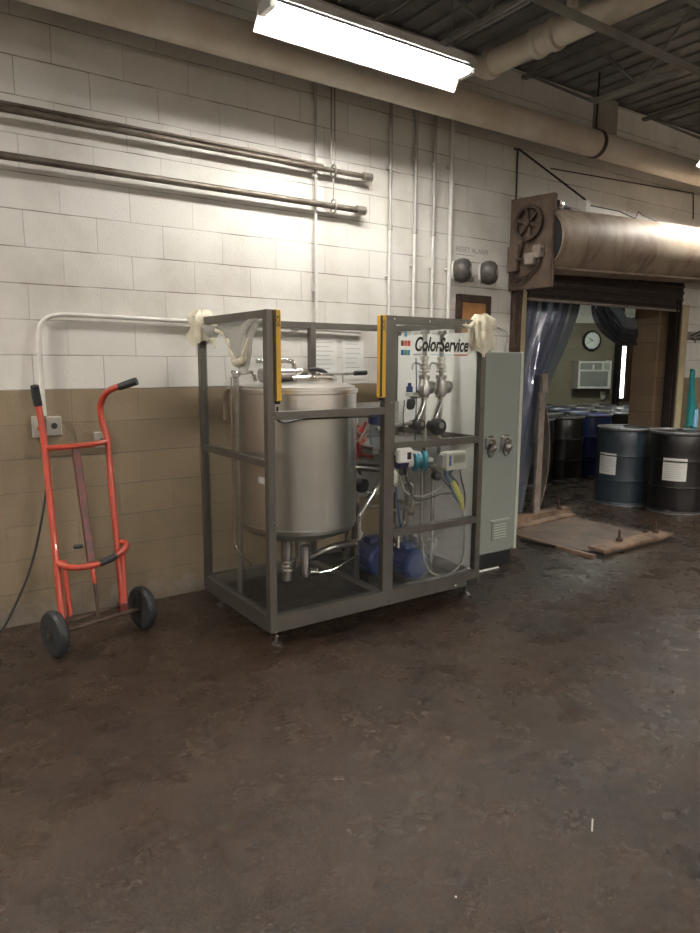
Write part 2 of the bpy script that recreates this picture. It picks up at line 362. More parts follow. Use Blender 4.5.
# ------------------------------------------------------------------ the setting
H = 4.08
XL, XR, YB = -4.5, 14., -10.5
DX0, DX1 = 4.985, 7.60
b = MB(); b.box(XL, 17.5, YB, 9., -.1, 0); struct('floor', b, 'floor')
b = MB(); b.box(XL, DX0, 0, .2, 0, H); b.box(DX0, DX1, 0, .2, 2.5, H); b.box(DX1, 11.2, 0, .2, 0, H)
struct('wall_back', b, 'wall')
b = MB(); b.box(7.48, 7.60, .2, .5, 0, 2.7); b.box(7.53, 7.60, .0, .2, 0, 2.45); struct('trim_1', b, 'reveal')
b = MB(); b.box(11.2, XR, 0, .2, 0, H); b.box(XR, XR + .2, YB, .2, 0, H); struct('wall_right', b, 'wall_side')
b = MB(); b.box(XL - .2, XL, YB, .2, 0, H); struct('wall_left', b, 'wall_side')
b = MB(); b.box(XL - .2, XR + .2, YB - .2, YB, 0, H); struct('wall_front', b, 'wall')
# ribbed steel deck
b = MB(); b.box(XL, XR, YB, .2, H + .04, H + .1)
x = XL
while x < XR: b.box(x, x + .09, YB, 0, H + .02, H + .045); x += .19
struct('ceiling', b, 'deck')
b = MB(); b.box(5.82, 6.12, -.06, 0, 3.57, H); struct('trim_2', b, 'pier')
# bar joists square to the wall, bridging angles along it
def joist(x, n):
    b = MB(); y0, y1 = -9.5, -.02
    for z in (H - .06, H - .46):
        yb = y1 if z > H - .2 else -.75
        for s in (-.018, .018): b.box(x + s - .012, x + s + .012, y0, yb, z - .012, z + .012)
    y = y0; up = False
    while y < -.9:
        b.tube([(x, y, H - .46 if not up else H - .07), (x, min(y + .38, -.5), H - .07 if not up else H - .46)], .011, 8); y += .38; up = not up
    b.tube([(x, -.75, H - .46), (x, -.12, H - .08)], .011, 8)
    o = b.build('roof_joist', 'joist'); o['kind'] = 'structure'; o.name = 'trim_%d' % n
for i, x in enumerate((-3.2, -1.6, 0., 1.6, 3.2, 4.82, 6.6, 8.3, 10., 11.6)): joist(x, i + 3)
for i, y in enumerate((-1.58, -3.2, -5.2)):
    b = MB(); b.box(XL, XR, y - .02, y + .02, H - .50, H - .482); b.box(XL, XR, y - .02, y - .014, H - .54, H - .50); struct('trim_%d' % (13 + i), b, 'joist')
    b = MB(); b.box(XL, XR, y - .02, y + .02, H - .105, H - .085); struct('trim_%d' % (16 + i), b, 'joist')

# room behind the doorway
P0 = Vector((10.5, 3.3, 0)); D = Vector((.906, -.423, 0)); NN = Vector((.423, .906, 0))
def wallbox(b, s0, s1, n0, n1, z0, z1, bev=0.):
    c = P0 + D * ((s0 + s1) / 2) + NN * ((n0 + n1) / 2)
    b.bar(c + Vector((0, 0, (z0 + z1) / 2)) - D * abs(s1 - s0) / 2, c + Vector((0, 0, (z0 + z1) / 2)) + D * abs(s1 - s0) / 2, abs(n1 - n0), z1 - z0, bev=bev); return b
struct('wall_far', wallbox(MB(), -5.5, 6.8, 0, .15, 0, 3.4), 'farwall')
b = MB(); b.box(4.2, 4.4, .2, 8.2, 0, 3.4); struct('wall_store_left', b, 'farwall')
b = MB(); b.box(16.7, 16.9, -.2, 3.4, 0, 3.4); struct('wall_store_right', b, 'farwall')
b = MB(); b.box(4.2, 17.2, .2, 8.2, 3.4, 3.5); struct('ceiling_store', b, 'pier')

# ------------------------------------------------------------------ lights
def fixture(x, y, z, L, label, group, far=False, hang=True, mat=None, drop=.062):
    t = thing('fluorescent_light', label, 'ceiling light', (x, y, z), group)
    MB().box(x - L / 2, x + L / 2, y - .05, y + .05, z + .035, z + .095, .008).build('housing', 'fixture', t)
    for s in (-.04, .04): MB().tube([(x - L / 2 + .03, y + s, z), (x + L / 2 - .03, y + s, z)], .019, 12).build('tube', mat or ('tube_far' if far else 'tube'), t)
    for e in (-1, 1): MB().box(x + e * (L / 2 - .02) - .02, x + e * (L / 2 - .02) + .02, y - .065, y + .065, z - .025, z + .04, .004).build('lamp_holder', 'fixture', t)
    for s in (-1, 1):
        MB().grid(lambda u, v: (x + (u - .5) * L, y + s * (.045 + .085 * v), z + .036 - (drop if s > 0 else .062) * v), 2, 6, .003).build('reflector_wing', 'fixture', t)  # drop deepens the wall-side wing to keep the upper wall dark
    if hang:
        top = 3.4 if far else H
        for e in (-1, 1): MB().tube([(x + e * L * .4, y, z + .09), (x + e * L * .4, y, top)], .003, 6).build('hanger', 'galv', t)
    return t
fixture(2.62, -.85, 3.47, 1.50, 'lit white fluorescent strip light above the steel machine', None, drop=.115)
fixture(7.15, -.85, 3.47, 1.50, 'lit fluorescent strip light above the rolled door hood at the right edge', None, drop=.115)
for i, (x, y) in enumerate([(-2.0, -.85), (-1.6, -8.0), (2.0, -8.0), (5.6, -8.0), (9.2, -8.0)]):  # unseen fixtures added as general fill for wall and machine
    fixture(x, y, 3.47, 1.50, 'added fluorescent strip light filling the hall, unseen outside the picture', 'added fill strip lights outside the picture', mat='tube_fill')
fixture(8.9, 1.5, 2.9, 1.2, 'cool fluorescent strip light in the store room behind the doorway', None, True)

# ------------------------------------------------------------------ pipes under the roof
t = thing('insulated_pipe', 'thick stained cream pipe running along the top of the block wall', 'pipe', (4., -.38, 3.53))
MB().tube([(-4.3, -.38, 3.48), (2, -.38, 3.487), (6, -.38, 3.492), (11, -.38, 3.505)], .109, 32).build('pipe_run', 'pipe_wrap', t)
for x in (-1.2, 5.35, 9.0):
    MB().lathe([(.107, 0), (.118, .0), (.118, .04), (.107, .04), (.107, 0)], (x, -.38, 3.492), (1, 0, 0), 32).build('pipe_strap', 'rust', t)
    MB().tube([(x + .02, -.38, 3.60), (x + .025, -.38, H)], .008, 8).build('hanger_rod', 'dark', t)
t = thing('cross_pipe', 'cream round pipe running overhead away from the wall, right of the strip light', 'pipe', (3.82, -2., 3.7))
MB().tube([(3.8, -.56, 3.70), (3.84, -2.2, 3.70), (3.9, -5.5, 3.71)], .083, 24).build('pipe_run', 'pipe_white', t)
MB().lathe([(.083, 0), (.10, .01), (.10, .05), (.09, .06), (.09, .14), (.10, .15), (.10, .19), (.083, .2)], (3.815, -1.02, 3.7), (0, -1, 0), 24).build('coupling', 'pipe_white', t)
MB().lathe([(.083, 0), (.10, .01), (.10, .06), (.083, .07)], (3.80, -.60, 3.7), (0, -1, 0), 24).build('coupling', 'pipe_white', t)
MB().tube([(3.8, -.58, 3.7), (3.72, -.60, 3.68), (3.66, -.60, 3.66)], [.08, .07, .055], 20, 4).build('pipe_elbow', 'pipe_white', t)
MB().box(3.80, 3.86, -1.32, -1.28, 3.78, H).build('hanger_bar', 'pipe_white', t)

def wall_pipe(z0, z1, xe, r, label):
    t = thing('wall_pipe', label, 'pipe', (0, -.1, z0))
    MB().tube([(-4.4, -.065, z0), (xe, -.065, z1)], r, 16).build('pipe_run', 'rustpipe', t)
    MB().lathe([(r, 0), (r + .011, .003), (r + .011, .055), (r + .004, .06), (r + .004, .064), (r + .01, .066), (r + .01, .078), (.012, .08)], (xe - .03, -.065, z1), (1, 0, 0), 16).build('end_fitting', 'galv', t)
    return t
tA = wall_pipe(2.925, 2.950, 3.12, .018, 'upper brown-stained horizontal steel pipe ending in a capped fitting on the wall')
tB = wall_pipe(2.690, 2.705, 3.06, .022, 'lower brown-stained horizontal steel pipe ending in a capped fitting on the wall')
MB().tube([(-4.4, -.03, 2.965), (2.2, -.03, 2.99), (2.75, -.05, 2.975)], .012, 10).build('thin_line', 'rustpipe', tA)
t = thing('pipe_hanger', 'pair of thin steel rods with ring clamps holding the two brown pipes', 'pipe hanger', (2.83, -.065, 2.7))
MB().tube([(2.81, -.065, 2.99), (2.81, -.065, 3.60)], .006, 8).tube([(2.84, -.065, 2.99), (2.84, -.065, 3.60)], .005, 8).build('rod', 'galv', t)
MB().tube([(2.83, -.065, 2.75), (2.83, -.065, 2.91)], .005, 8).build('rod', 'galv', t)
for z, r in ((2.948, .034), (2.704, .038)):
    MB().tube([(2.83, -.065 + r * math.cos(a), z + r * 1.25 * math.sin(a)) for a in [2 * PI * k / 16 for k in range(17)]], .007, 8).build('ring_clamp', 'galv', t)

def conduit(x, z0, z1, r, mat, label, extra=None, off=.03, z_split=None):
    t = thing('vertical_conduit', label, 'conduit', (x, -off, z0))
    if z_split:
        MB().tube([(x, -off, z0), (x, -off, z_split)], r, 12).build('lower_run', mat, t)
        MB().tube([(x, -off, z_split), (x, -off, z1)], r, 12).build('upper_run', 'cond_grey', t)
        MB().cyl((x, -off, z_split - .02), (0, 0, 1), r + .006, .05, 12).build('coupling', 'cond_grey', t)
    else: MB().tube([(x, -off, z0), (x, -off, z1)], r, 12).build('run', mat, t)
    for z in [z0 + .25 + .8 * k for k in range(int((z1 - z0) / .8))]:
        MB().box(x - r - .012, x + r + .012, -off - r * .4, -.002, z, z + .018).build('clip', mat, t)
    return t
conduit(2.70, 1.85, 3.75, .011, 'cond_white', 'thin vertical conduit crossing the two brown pipes down behind the machine', z_split=2.72)
conduit(3.375, 1.2, 3.8, .013, 'cond_white', 'leftmost of the four vertical conduits right of the brown pipe ends', z_split=2.62)
conduit(3.625, 1.3, 3.8, .015, 'cond_white', 'second from the left of the four vertical conduits above the machine', z_split=2.62)
conduit(3.82, 1.3, 3.8, .015, 'cond_white', 'third of the four vertical conduits above the machine', z_split=2.62)
conduit(4.005, 1.3, 3.8, .018, 'cond_white', 'rightmost of the four vertical conduits, beside the alarm heads')

t = thing('bent_conduit', 'white conduit bending from the socket box and running right along the wall', 'conduit', (.8, -.03, 1.25))
MB().tube([(.805, -.03, 1.27), (.80, -.03, 1.55), (.805, -.03, 1.76), (.84, -.03, 1.83), (.92, -.03, 1.86), (1.1, -.03, 1.862), (2., -.03, 1.845), (3.1, -.03, 1.82)], .0135, 12, 4).build('run', 'cond_white', t)
MB().cyl((2.5, -.03, 1.834), (1, 0, 0), .02, .06, 12).build('coupling', 'cond_white', t)
t = thing('socket_box', 'old grey surface socket box behind the left handle of the hand truck', 'electrical box', (.80, -.03, 1.13))
MB().box(.735, .80, -.055, -.001, 1.14, 1.27, .006).build('box', 'pier', t)
MB().box(.805, .895, -.05, -.001, 1.15, 1.265, .006).build('box', 'pier', t)
MB().cyl((.85, -.05, 1.21), (0, -1, 0), .018, .012, 16).build('socket', 'black', t)
MB().cyl((.77, -.055, 1.20), (0, -1, 0), .016, .008, 16).build('socket', 'red', t)
t = thing('extension_cord', 'thin black cord hanging from the socket box to the floor at left', 'cord', (.6, -.05, 0))
MB().tube([(.78, -.06, 1.14), (.79, -.09, 1.05), (.76, -.14, .8), (.66, -.20, .45), (.55, -.24, .22), (.42, -.3, .06), (.2, -.4, .008), (-.1, -.5, .008)], .007, 8, 8).build('cord', 'black', t)
t = thing('wall_outlet', 'small square grey outlet on the brown wall between the hand truck rails', 'electrical outlet', (1.13, -.01, 1.06))
MB().box(1.085, 1.165, -.02, -.001, 1.055, 1.155, .004).build('cover_plate', 'pier', t)
MB().box(1.12, 1.155, -.026, -.018, 1.08, 1.115, .004).build('socket', 'black', t)

# papers
def paper(x0, x1, z0, z1, n, label):
    t = thing('wall_notice', label, 'paper notice', (x0, 0, z0))
    MB().box(x0, x1, -.006, -.002, z0, z1).build('sheet', 'paper', t)
    b = MB(); z = z1 - .03
    for k in range(n):
        b.box(x0 + .03, x1 - .03 - random.random() * .06, -.0068, -.0058, z - .004, z); z -= (z1 - z0 - .05) / n
    b.build('print', 'greyink', t)
paper(2.68, 2.90, 1.46, 1.80, 9, 'left of two printed white notices on the wall behind the tank')
paper(2.95, 3.15, 1.46, 1.76, 7, 'right of two printed white notices on the wall behind the tank')

# alarm heads
t = thing('alarm_lamp_pair', 'pair of round dark grey lamp heads on a short bar on the white wall', 'emergency light', (4.27, -.1, 2.2))
for x, yy in ((4.07, -.10), (4.36, -.12)):
    c = (x, yy, 2.345)
    h = MB().lathe([(.05, -.055), (.082, -.045), (.098, -.01), (.10, .03), (.085, .065), (.06, .082), (.0, .085)], c, (.55, -.83, .03), 24).build('lamp_head', 'galv' if 0 else 'pier_dark' if 0 else 'alarm', t) if 'alarm' in M else None
    if h is None:
        M['alarm'] = pm('dark_grey_lamp_shell', (.06, .055, .05), .5, .2, col2=(.12, .11, .10), scale=30)
        h = MB().lathe([(.05, -.055), (.082, -.045), (.098, -.01), (.10, .03), (.085, .065), (.06, .082), (.0, .085)], c, (.55, -.83, .03), 24).build('lamp_head', 'alarm', t)
    d = Vector((.55, -.83, .03)).normalized()
    MB().lathe([(.03, .083), (.03, .088), (.008, .09), (.008, .094), (0, .094)], c, d, 16).build('lens', 'cond_grey', h)
    MB().lathe([(.085, -.046), (.085, -.06), (.06, -.07)], c, d, 20).build('back_ring', 'cond_white', h)
MB().tube([(4.12, -.07, 2.33), (4.34, -.08, 2.32)], .014, 10).build('mounting_bar', 'cond_white', t)
MB().box(4.19, 4.28, -.05, -.001, 2.27, 2.35, .008).build('wall_box', 'cond_grey', t)
o = text('wall_lettering', 'RESET ALARM', .062, 'greyink', (4.10, -.003, 2.515)); tag(o, 'faint grey hand lettering on the white wall above the alarm lamps', 'lettering')
MB().box(4.10, 4.32, -.003, -.0015, 2.49, 2.496).build('underline', 'greyink', o)

t = thing('framed_board', 'small orange-brown board in a dark wood frame on the white wall', 'notice board', (4.31, 0, 1.7))
MB().box(4.14, 4.48, -.02, -.002, 1.72, 2.13).build('panel', 'cork', t)
b = MB()
b.box(4.11, 4.165, -.035, -.001, 1.68, 2.165, .004).box(4.455, 4.51, -.035, -.001, 1.68, 2.165, .004).box(4.11, 4.51, -.036, -.001, 2.10, 2.165, .004).box(4.11, 4.51, -.036, -.001, 1.66, 1.72, .004)
b.build('frame', 'wood', t)
b = MB(); b.tube([(4.6, -.03, 1.9), (4.68, -.05, 1.87), (4.71, -.05, 1.80), (4.70, -.04, 1.72), (4.72, -.04, 1.6)], .008, 8, 6)
o = b.build('looped_cable', 'cond_grey'); tag(o, 'grey looped cable on the wall above the grey cabinet', 'cable')

# ------------------------------------------------------------------ hand truck
t = thing('hand_truck', 'red-orange two-wheeled hand truck leaning against the brown wall', 'hand truck', (.93, -.55, 0))
ax0, ax1 = Vector((.70, -.60, .135)), Vector((1.18, -.475, .135)); dv = (ax1 - ax0).normalized(); back = Vector((-dv.y, dv.x, 0))
def wheel(c, s):
    w = MB().lathe([(.055, -.026), (.085, -.03), (.118, -.026), (.130, -.012), (.130, .012), (.118, .026), (.085, .03), (.055, .026)], c, dv, 32).build('wheel', 'rubber', t)
    MB().lathe([(.02, -.034), (.05, -.022), (.075, -.028), (.08, -.02), (.08, .02), (.075, .028), (.05, .022), (.02, .034)], c, dv, 24).build('hub', 'dark', w)
    MB().cyl(Vector(c) + dv * (-.042), dv, .012, .084, 12).build('axle_nut', 'rust', w)
wheel(ax0 - dv * .02, -1); wheel(ax1 + dv * .02, 1)
MB().tube([ax0, ax1], .011, 12).build('axle', 'rust', t)
MB().tube([ax0 + back * .05 + Vector((.02, 0, .03)), ax1 + back * .05 + Vector((-.05, 0, .03))], .012, 10).build('lower_bar', 'rust', t)
A0 = Vector((.735, -.545, .17)); A1 = Vector((.755, -.24, 1.13)); B0 = Vector((1.085, -.465, .17)); B1 = Vector((1.105, -.24, 1.13))
MB().tube([A0, A0.lerp(A1, .4), A0.lerp(A1, .7), A1, (.752, -.215, 1.25), (.742, -.20, 1.36)], .0185, 16, 5).build('side_rail', 'red', t)
MB().tube([B0, B0.lerp(B1, .4), B0.lerp(B1, .75), B1, (1.085, -.22, 1.24), (1.08, -.22, 1.33), (1.105, -.26, 1.405), (1.15, -.31, 1.44), (1.20, -.36, 1.455)], .0185, 16, 6).build('side_rail', 'red', t)
MB().tube([(.744, -.202, 1.34), (.735, -.205, 1.40), (.728, -.215, 1.455)], [.023, .024, .022], 14, 3).build('grip', 'rubber', t)
MB().tube([(1.165, -.325, 1.443), (1.21, -.37, 1.463), (1.245, -.40, 1.478)], [.021, .023, .023], 14, 3).build('grip', 'rubber', t)
MB().tube([A1.lerp(A0, .03), Vector((.85, -.275, 1.105)), Vector((1.0, -.275, 1.11)), B1.lerp(B0, .01)], .0165, 14, 4).build('crossbar', 'red', t)
MB().tube([A0.lerp(A1, .33), (.80, -.52, .465), (.92, -.53, .46), (1.04, -.50, .48), (1.12, -.455, .51), (1.135, -.40, .53), (1.09, -.37, .53)], .017, 14, 6).build('bumper_hoop', 'red', t)
MB().tube([(.95, -.527, .464), (1.0, -.515, .471), (1.05, -.495, .483)], .0195, 14, 3).build('hoop_sleeve', 'rubber', t)
MB().bar((.915, -.27, 1.10), (.925, -.455, .46), .042, .03, up=(0, 1, 0), bev=.003).build('centre_channel', 'darkred', t)
MB().tube([(.925, -.44, .50), (.93, -.485, .34)], .014, 10).build('telescoping_rod', 'red', t)
MB().tube([(.93, -.485, .34), (.93, -.525, .15)], .010, 10).build('telescoping_rod', 'rust', t)
MB().cyl((.885, -.45, .56), (-1, 0, 0), .014, .05, 10).build('pin', 'black', t)
MB().tube([A0.lerp(A1, .34) + Vector((.035, -.02, 0)), A0 + Vector((.045, .02, .02))], .014, 10).build('brace', 'red', t)
MB().tube([B0.lerp(B1, .34) + Vector((.03, .0, 0)), B0 + Vector((.01, -.01, .0))], .014, 10).build('brace', 'red', t)
for p in (A0, B0): MB().box(p.x - .025, p.x + .025, p.y - .03, p.y + .02, .115, .19, .004).build('axle_bracket', 'darkred', t)

# ------------------------------------------------------------------ dosing machine
m = thing('dosing_machine', 'steel-framed liquid dosing machine with round tank, clear panels and yellow strips', 'machine', (2.5, -.72, 0))
X0, X1, Y0, Y1, ZB, ZT, W = 1.70, 3.325, -1.15, -.21, .085, 1.865, .045
def post(x0, x1, y0, y1, z0, z1, name='post'): return MB().box(x0, x1, y0, y1, z0, z1, .002).build(name, 'frame', m)
post(X0, X0 + W, Y0, Y0 + W, ZB, ZT); post(X0, X0 + W, Y1 - W, Y1, ZB, ZT)
post(2.485, 2.565, Y0, Y0 + W, ZB, ZT); post(2.515, 2.56, Y1 - W, Y1, ZB, ZT)
post(X1 - W, X1, Y0, Y0 + W, ZB, ZT); post(X1 - W, X1, Y1 - W, Y1, ZB, ZT)
post(2.545, 2.585, -.76, -.72, .12, .66)
def rail(*a): return MB().box(*a, .002).build('rail', 'frame', m)
rail(X0, X1, Y0 - .004, Y0 + W, ZB, .182); rail(X0, X1, Y1 - W, Y1 + .004, ZB, .182)
rail(X0 - .004, X0 + W, Y0 + W, Y1 - W, ZB, .182); rail(X1 - W, X1 + .004, Y0 + W, Y1 - W, ZB, .182); rail(2.49, 2.56, Y0 + W, Y1 - W, ZB, .15)
rail(X0 + .001, X0 + W - .001, Y0 + W, Y1 - W, ZT - W, ZT - .001); rail(X1 - W + .001, X1 - .001, Y0 + W, Y1 - W, ZT - W, ZT - .001)
rail(X0 + W, 2.515, Y1 - W, Y1, ZT - W, ZT - .001); rail(2.56, X1 - W, Y1 - W, Y1, ZT - W, ZT - .001)
rail(X0 + W, 2.485, Y0, Y0 + W, 1.283, 1.328)                        # sill before the tank
rail(2.565, X1 - W, Y0, Y0 + W, ZT - W - .005, ZT - .001); rail(2.565, X1 - W, Y0, Y0 + W, 1.062, 1.107); rail(2.565, X1 - W, Y0, Y0 + W, .515, .558)
rail(X0 + .001, X0 + W - .001, Y0 + W, Y1 - W, 1.022, 1.062); rail(X1 - W + .001, X1 - .001, Y0 + W, Y1 - W, 1.062, 1.107)
MB().box(X0 + W, X1 - W, Y0 + W, Y1 - W, .095, .11).build('drip_tray', 'pan', m)
MB().box(3.205, 3.30, Y0 - .012, Y0 - .004, .085, .125, .001).build('fork_slot', 'black', m)
for x in (1.765, 3.245):
    for y in (-1.10, -.35):
        f = MB().cyl((x, y, .012), (0, 0, 1), .011, .045, 12).build('levelling_foot', 'chrome', m)
        MB().lathe([(.034, 0), (.034, .006), (.018, .016), (.012, .02)], (x, y, 0), (0, 0, 1), 20).build('foot_pad', 'steel_dull', f)
b = MB()
for x, z in ((1.73, 1.30), (1.73, .72), (1.73, .09), (2.46, .09), (2.12, 1.305), (2.53, 1.355), (2.53, .66), (2.53, .11), (2.545, 1.845), (2.82, 1.84), (3.12, 1.84), (3.29, 1.30), (3.29, .66), (2.9, .105), (3.1, .11)):
    b.cyl((x, Y0 - .0045, z), (0, -1, 0), .0065, .004, 10, .001)
b.build('screw_heads', 'chrome', m)
# clear panels
def panel(*a): MB().box(*a).build('clear_panel', 'clear', m)
panel(X0 + .018, X0 + .022, Y0 + W, Y1 - W, 1.062, ZT - W); panel(X0 + .018, X0 + .022, Y0 + W, Y1 - W, .182, 1.022)
panel(X0 + W, 2.485, Y0 + .018, Y0 + .022, .182, 1.283)
panel(2.565, X1 - W, Y0 + .018, Y0 + .022, 1.107, ZT - W); panel(2.565, X1 - W, Y0 + .018, Y0 + .022, .182, .515); panel(2.565, X1 - W, Y0 + .018, Y0 + .022, .558, 1.062)
MB().box(X1 - .03, X1 - .02, Y0 + W, Y1 - W, .182, 1.79).build('side_board', 'board', m)
MB().box(2.60, 3.25, -.33, -.325, .60, 1.30).build('back_plate', 'steel_dull', m)
MB().box(2.6, 3.26, -.88, -.40, 1.03, 1.05, .002).build('shelf_plate', 'steel_dull', m)
# logo on the clear front panel
lg = text('logo_lettering', 'ColorService', .120, 'ink', (2.718, Y0 + .0165, 1.662), m, shear=.26, sx=.705, bold=.003)
MB().box(2.715, 2.82, Y0 + .0145, Y0 + .0165, 1.636, 1.643).build('logo_line', 'r_green' if 0 else 'greyink', m)
MB().box(2.85, 3.03, Y0 + .0145, Y0 + .0165, 1.637, 1.641).build('logo_line', 'r_cyan', m)
MB().box(3.045, 3.165, Y0 + .0145, Y0 + .0165, 1.636, 1.643).build('logo_line', 'r_red', m)
for i, (x, z, c) in enumerate([(2.615, 1.69, 'r_brown'), (2.640, 1.69, 'r_orange'), (2.665, 1.69, 'r_red'), (2.615, 1.635, 'r_blue'), (2.640, 1.635, 'r_green'), (2.665, 1.635, 'r_cyan'), (2.640, 1.745, 'r_cyan')]):
    MB().box(x, x + .021, Y0 + .0145, Y0 + .0165, z, z + .032).build('logo_square', c, m)
# light curtains
for x, w in ((1.7475, .034), (2.443, .040)):
    lc = MB().box(x, x + w, Y0 - .012, Y0 + .03, 1.385, ZT, .004).build('light_curtain', 'yellow', m)
    MB().box(x - .004, x + (.003 if w < .037 else .010), Y0 - .0135, Y0 - .011, 1.39, ZT - .004).build('lens_strip', 'black', lc)
    MB().lathe([(.0, 0), (.014, .002), (.017, .02)], (x + w / 2, Y0 + .008, 1.366), (0, 0, 1), 14).build('end_cap', 'black', lc)
    MB().cyl((x + w / 2, Y0 + .008, 1.325), (0, 0, 1), .006, .03, 10).build('plug', 'black', lc)
    text('lettering', 'SICK', .03, 'ink', (x + w * .5 + .009, Y0 - .013, 1.775), lc, rot=(PI / 2, -PI / 2, 0))
MB().tube([(1.765, Y0 + .03, 1.33), (1.79, Y0 + .06, 1.28), (1.84, Y0 + .06, 1.262), (1.95, Y0 + .05, 1.275), (2.2, Y0 + .05, 1.275), (2.46, Y0 + .05, 1.27)], .006, 8, 5).build('cable', 'black', m)

# tank
TC = (2.145, -.715)
tk = MB().lathe([(.0, .47), (.05, .47), (.14, .49), (.26, .525), (.33, .555), (.355, .58), (.36, .60), (.362, .602), (.362, .612), (.36, .614), (.36, 1.405), (.368, 1.41), (.368, 1.432), (.35, 1.436)], (*TC, 0), (0, 0, 1), 72).build('mixing_tank', 'steel', m, sm=30)
MB().lathe([(.35, 1.432), (.35, 1.446), (.30, 1.462), (.18, 1.478), (0, 1.482)], (*TC, 0), (0, 0, 1), 64).build('lid', 'steel', tk)
MB().lathe([(.12, 0), (.125, .01), (.125, .03), (.11, .04), (.0, .045)], (TC[0] + .10, TC[1] - .05, 1.468), (0, 0, 1), 32).build('hatch', 'chrome', tk)
hd = MB().tube([(2.24, -.80, 1.515), (2.42, -.80, 1.517), (2.60, -.80, 1.522)], .008, 10).build('lever', 'chrome', tk)
MB().tube([(2.50, -.80, 1.518), (2.51, -.80, 1.522), (2.60, -.80, 1.525), (2.605, -.80, 1.525)], [.010, .016, .016, .011], 12).build('lever_grip', 'black', hd)
MB().tube([(2.42, -.80, 1.517), (2.42, -.80, 1.44)], .006, 8).build('lever_post', 'steel_dull', tk)
MB().tube([(2.24, -.80, 1.52), (2.23, -.81, 1.50), (2.235, -.81, 1.46)], .013, 10, 3).build('latch', 'chrome', tk)
MB().tube([(1.82, -.79, 1.595), (1.96, -.80, 1.60), (2.035, -.80, 1.598), (2.065, -.80, 1.575), (2.07, -.80, 1.47)], .013, 12, 5).build('tube', 'chrome', tk)
MB().cyl((1.84, -.80, 1.515), (1, 0, 0), .042, .22, 24).build('agitator', 'steel_dull', tk)
MB().cyl((1.88, -.82, 1.465), (0, 0, 1), .02, .04, 12).build('clamp', 'black', tk)
MB().tube([(2.05, -.80, 1.53), (2.12, -.80, 1.545), (2.17, -.80, 1.52), (2.20, -.80, 1.47)], .013, 12, 5).build('tube', 'chrome', tk)
MB().tube([(2.02, -.86, 1.50), (2.18, -.86, 1.505), (2.26, -.84, 1.495)], .009, 10, 3).build('tube', 'chrome', tk)
MB().tube([(2.17, -.70, 1.50), (2.25, -.70, 1.545), (2.33, -.72, 1.53), (2.36, -.74, 1.48)], .014, 12, 5).build('hose_loop', 'rubber', tk)
for x in (2.06, 2.13, 2.20): MB().lathe([(.02, 0), (.028, .004), (.028, .016), (.02, .02)], (x, -.80, 1.475), (0, 0, 1), 16).build('clamp', 'steel_dull', tk)
MB().tube([(1.752, -.66, .16), (1.752, -.66, 1.52)], .0175, 14).build('sight_tube', 'steel_dull', tk)
MB().tube([(1.728, -.64, .48), (1.728, -.64, 1.50)], .006, 8).build('sight_tube', 'chrome', tk)
MB().tube([(1.728, -.64, .48), (1.74, -.70, .43), (1.77, -.78, .38)], .007, 8, 4).build('tube', 'chrome', tk)
MB().tube([(1.70 + .03, -.65, 1.53), (1.78, -.70, 1.525), (1.82, -.74, 1.53), (1.84, -.74, 1.48)], .012, 10, 3).build('tube', 'chrome', tk)
MB().cyl((1.752, -.66, 1.50), (0, 0, 1), .026, .035, 16).build('clamp', 'chrome', tk)
MB().tube([(1.80, -.64, 1.43), (1.76, -.57, 1.43), (1.76, -.51, 1.405), (1.76, -.485, 1.35), (1.76, -.48, 1.24)], .019, 14, 6).build('overflow_tube', 'chrome', tk)
MB().box(1.788, 1.792, -.93, -.86, .895, .93).build('label', 'paper', tk)
# outlets under the tank
MB().cyl((1.97, -.86, .27), (0, 0, 1), .032, .25, 20).build('outlet', 'steel_dull', tk)
for z in (.36, .385, .335): MB().cyl((1.97, -.86, z), (0, 0, 1), .042, .01, 20, .002).build('clamp', 'chrome', tk)
MB().tube([(2.145, -.72, .48), (2.145, -.74, .33), (2.10, -.80, .29)], .035, 16, 4).build('outlet', 'steel_dull', tk)
v = MB().cyl((2.10, -.86, .27), (0, 0, 1), .03, .20, 18).build('drain_valve', 'chrome', tk)
MB().cyl((2.11, -.90, .31), (1, -.5, 0), .024, .05, 16).build('valve_body', 'chrome', v)
MB().tube([(2.14, -.92, .30), (2.25, -.93, .305), (2.36, -.92, .33), (2.48, -.88, .35)], .006, 8, 4).build('valve_lever', 'chrome', v)
MB().tube([(2.17, -.74, .33), (2.26, -.80, .39), (2.34, -.82, .415), (2.50, -.82, .415)], .022, 14, 5).build('outlet', 'steel_dull', tk)
MB().cyl((2.49, -.82, .415), (1, 0, 0), .028, .02, 16).build('clamp', 'chrome', tk)

# pumps with blue motors
def pump(cx, yb, cz, r, L, name='pump_motor'):
    p = MB().lathe([(r * .35, 0), (r * .8, .004), (r * .96, .02), (r, .04), (r, L * .9), (r * .9, L)], (cx, yb, cz), (0, 1, 0), 40).build(name, 'blue', m)
    b = MB()
    for k in range(20):
        a = 2 * PI * k / 20; u = Vector((math.cos(a), 0, math.sin(a))); c = Vector((cx, yb, cz))
        b.bar(c + u * (r + .003) + Vector((0, .06, 0)), c + u * (r + .003) + Vector((0, L * .88, 0)), .004, .012, up=u)
    b.build('cooling_fins', 'blue', p)
    MB().box(cx - r * .5, cx + r * .5, yb + .08, yb + .16, cz + r - .01, cz + r + .035, .006).build('terminal_box', 'blue', p)
    MB().lathe([(r * .9, 0), (r * .9, .03), (.05, .05), (.05, .09), (.075, .10), (.075, .14)], (cx, yb + L, cz), (0, 1, 0), 28).build('pump_head', 'steel_dull', p)
    MB().box(cx - r * .7, cx + r * .7, yb + .06, yb + L - .04, .11, cz - r * .8, .004).build('foot', 'pan', p)
    return p
p1 = pump(2.715, -.86, .265, .115, .26); p2 = pump(2.905, -1.00, .235, .105, .24)
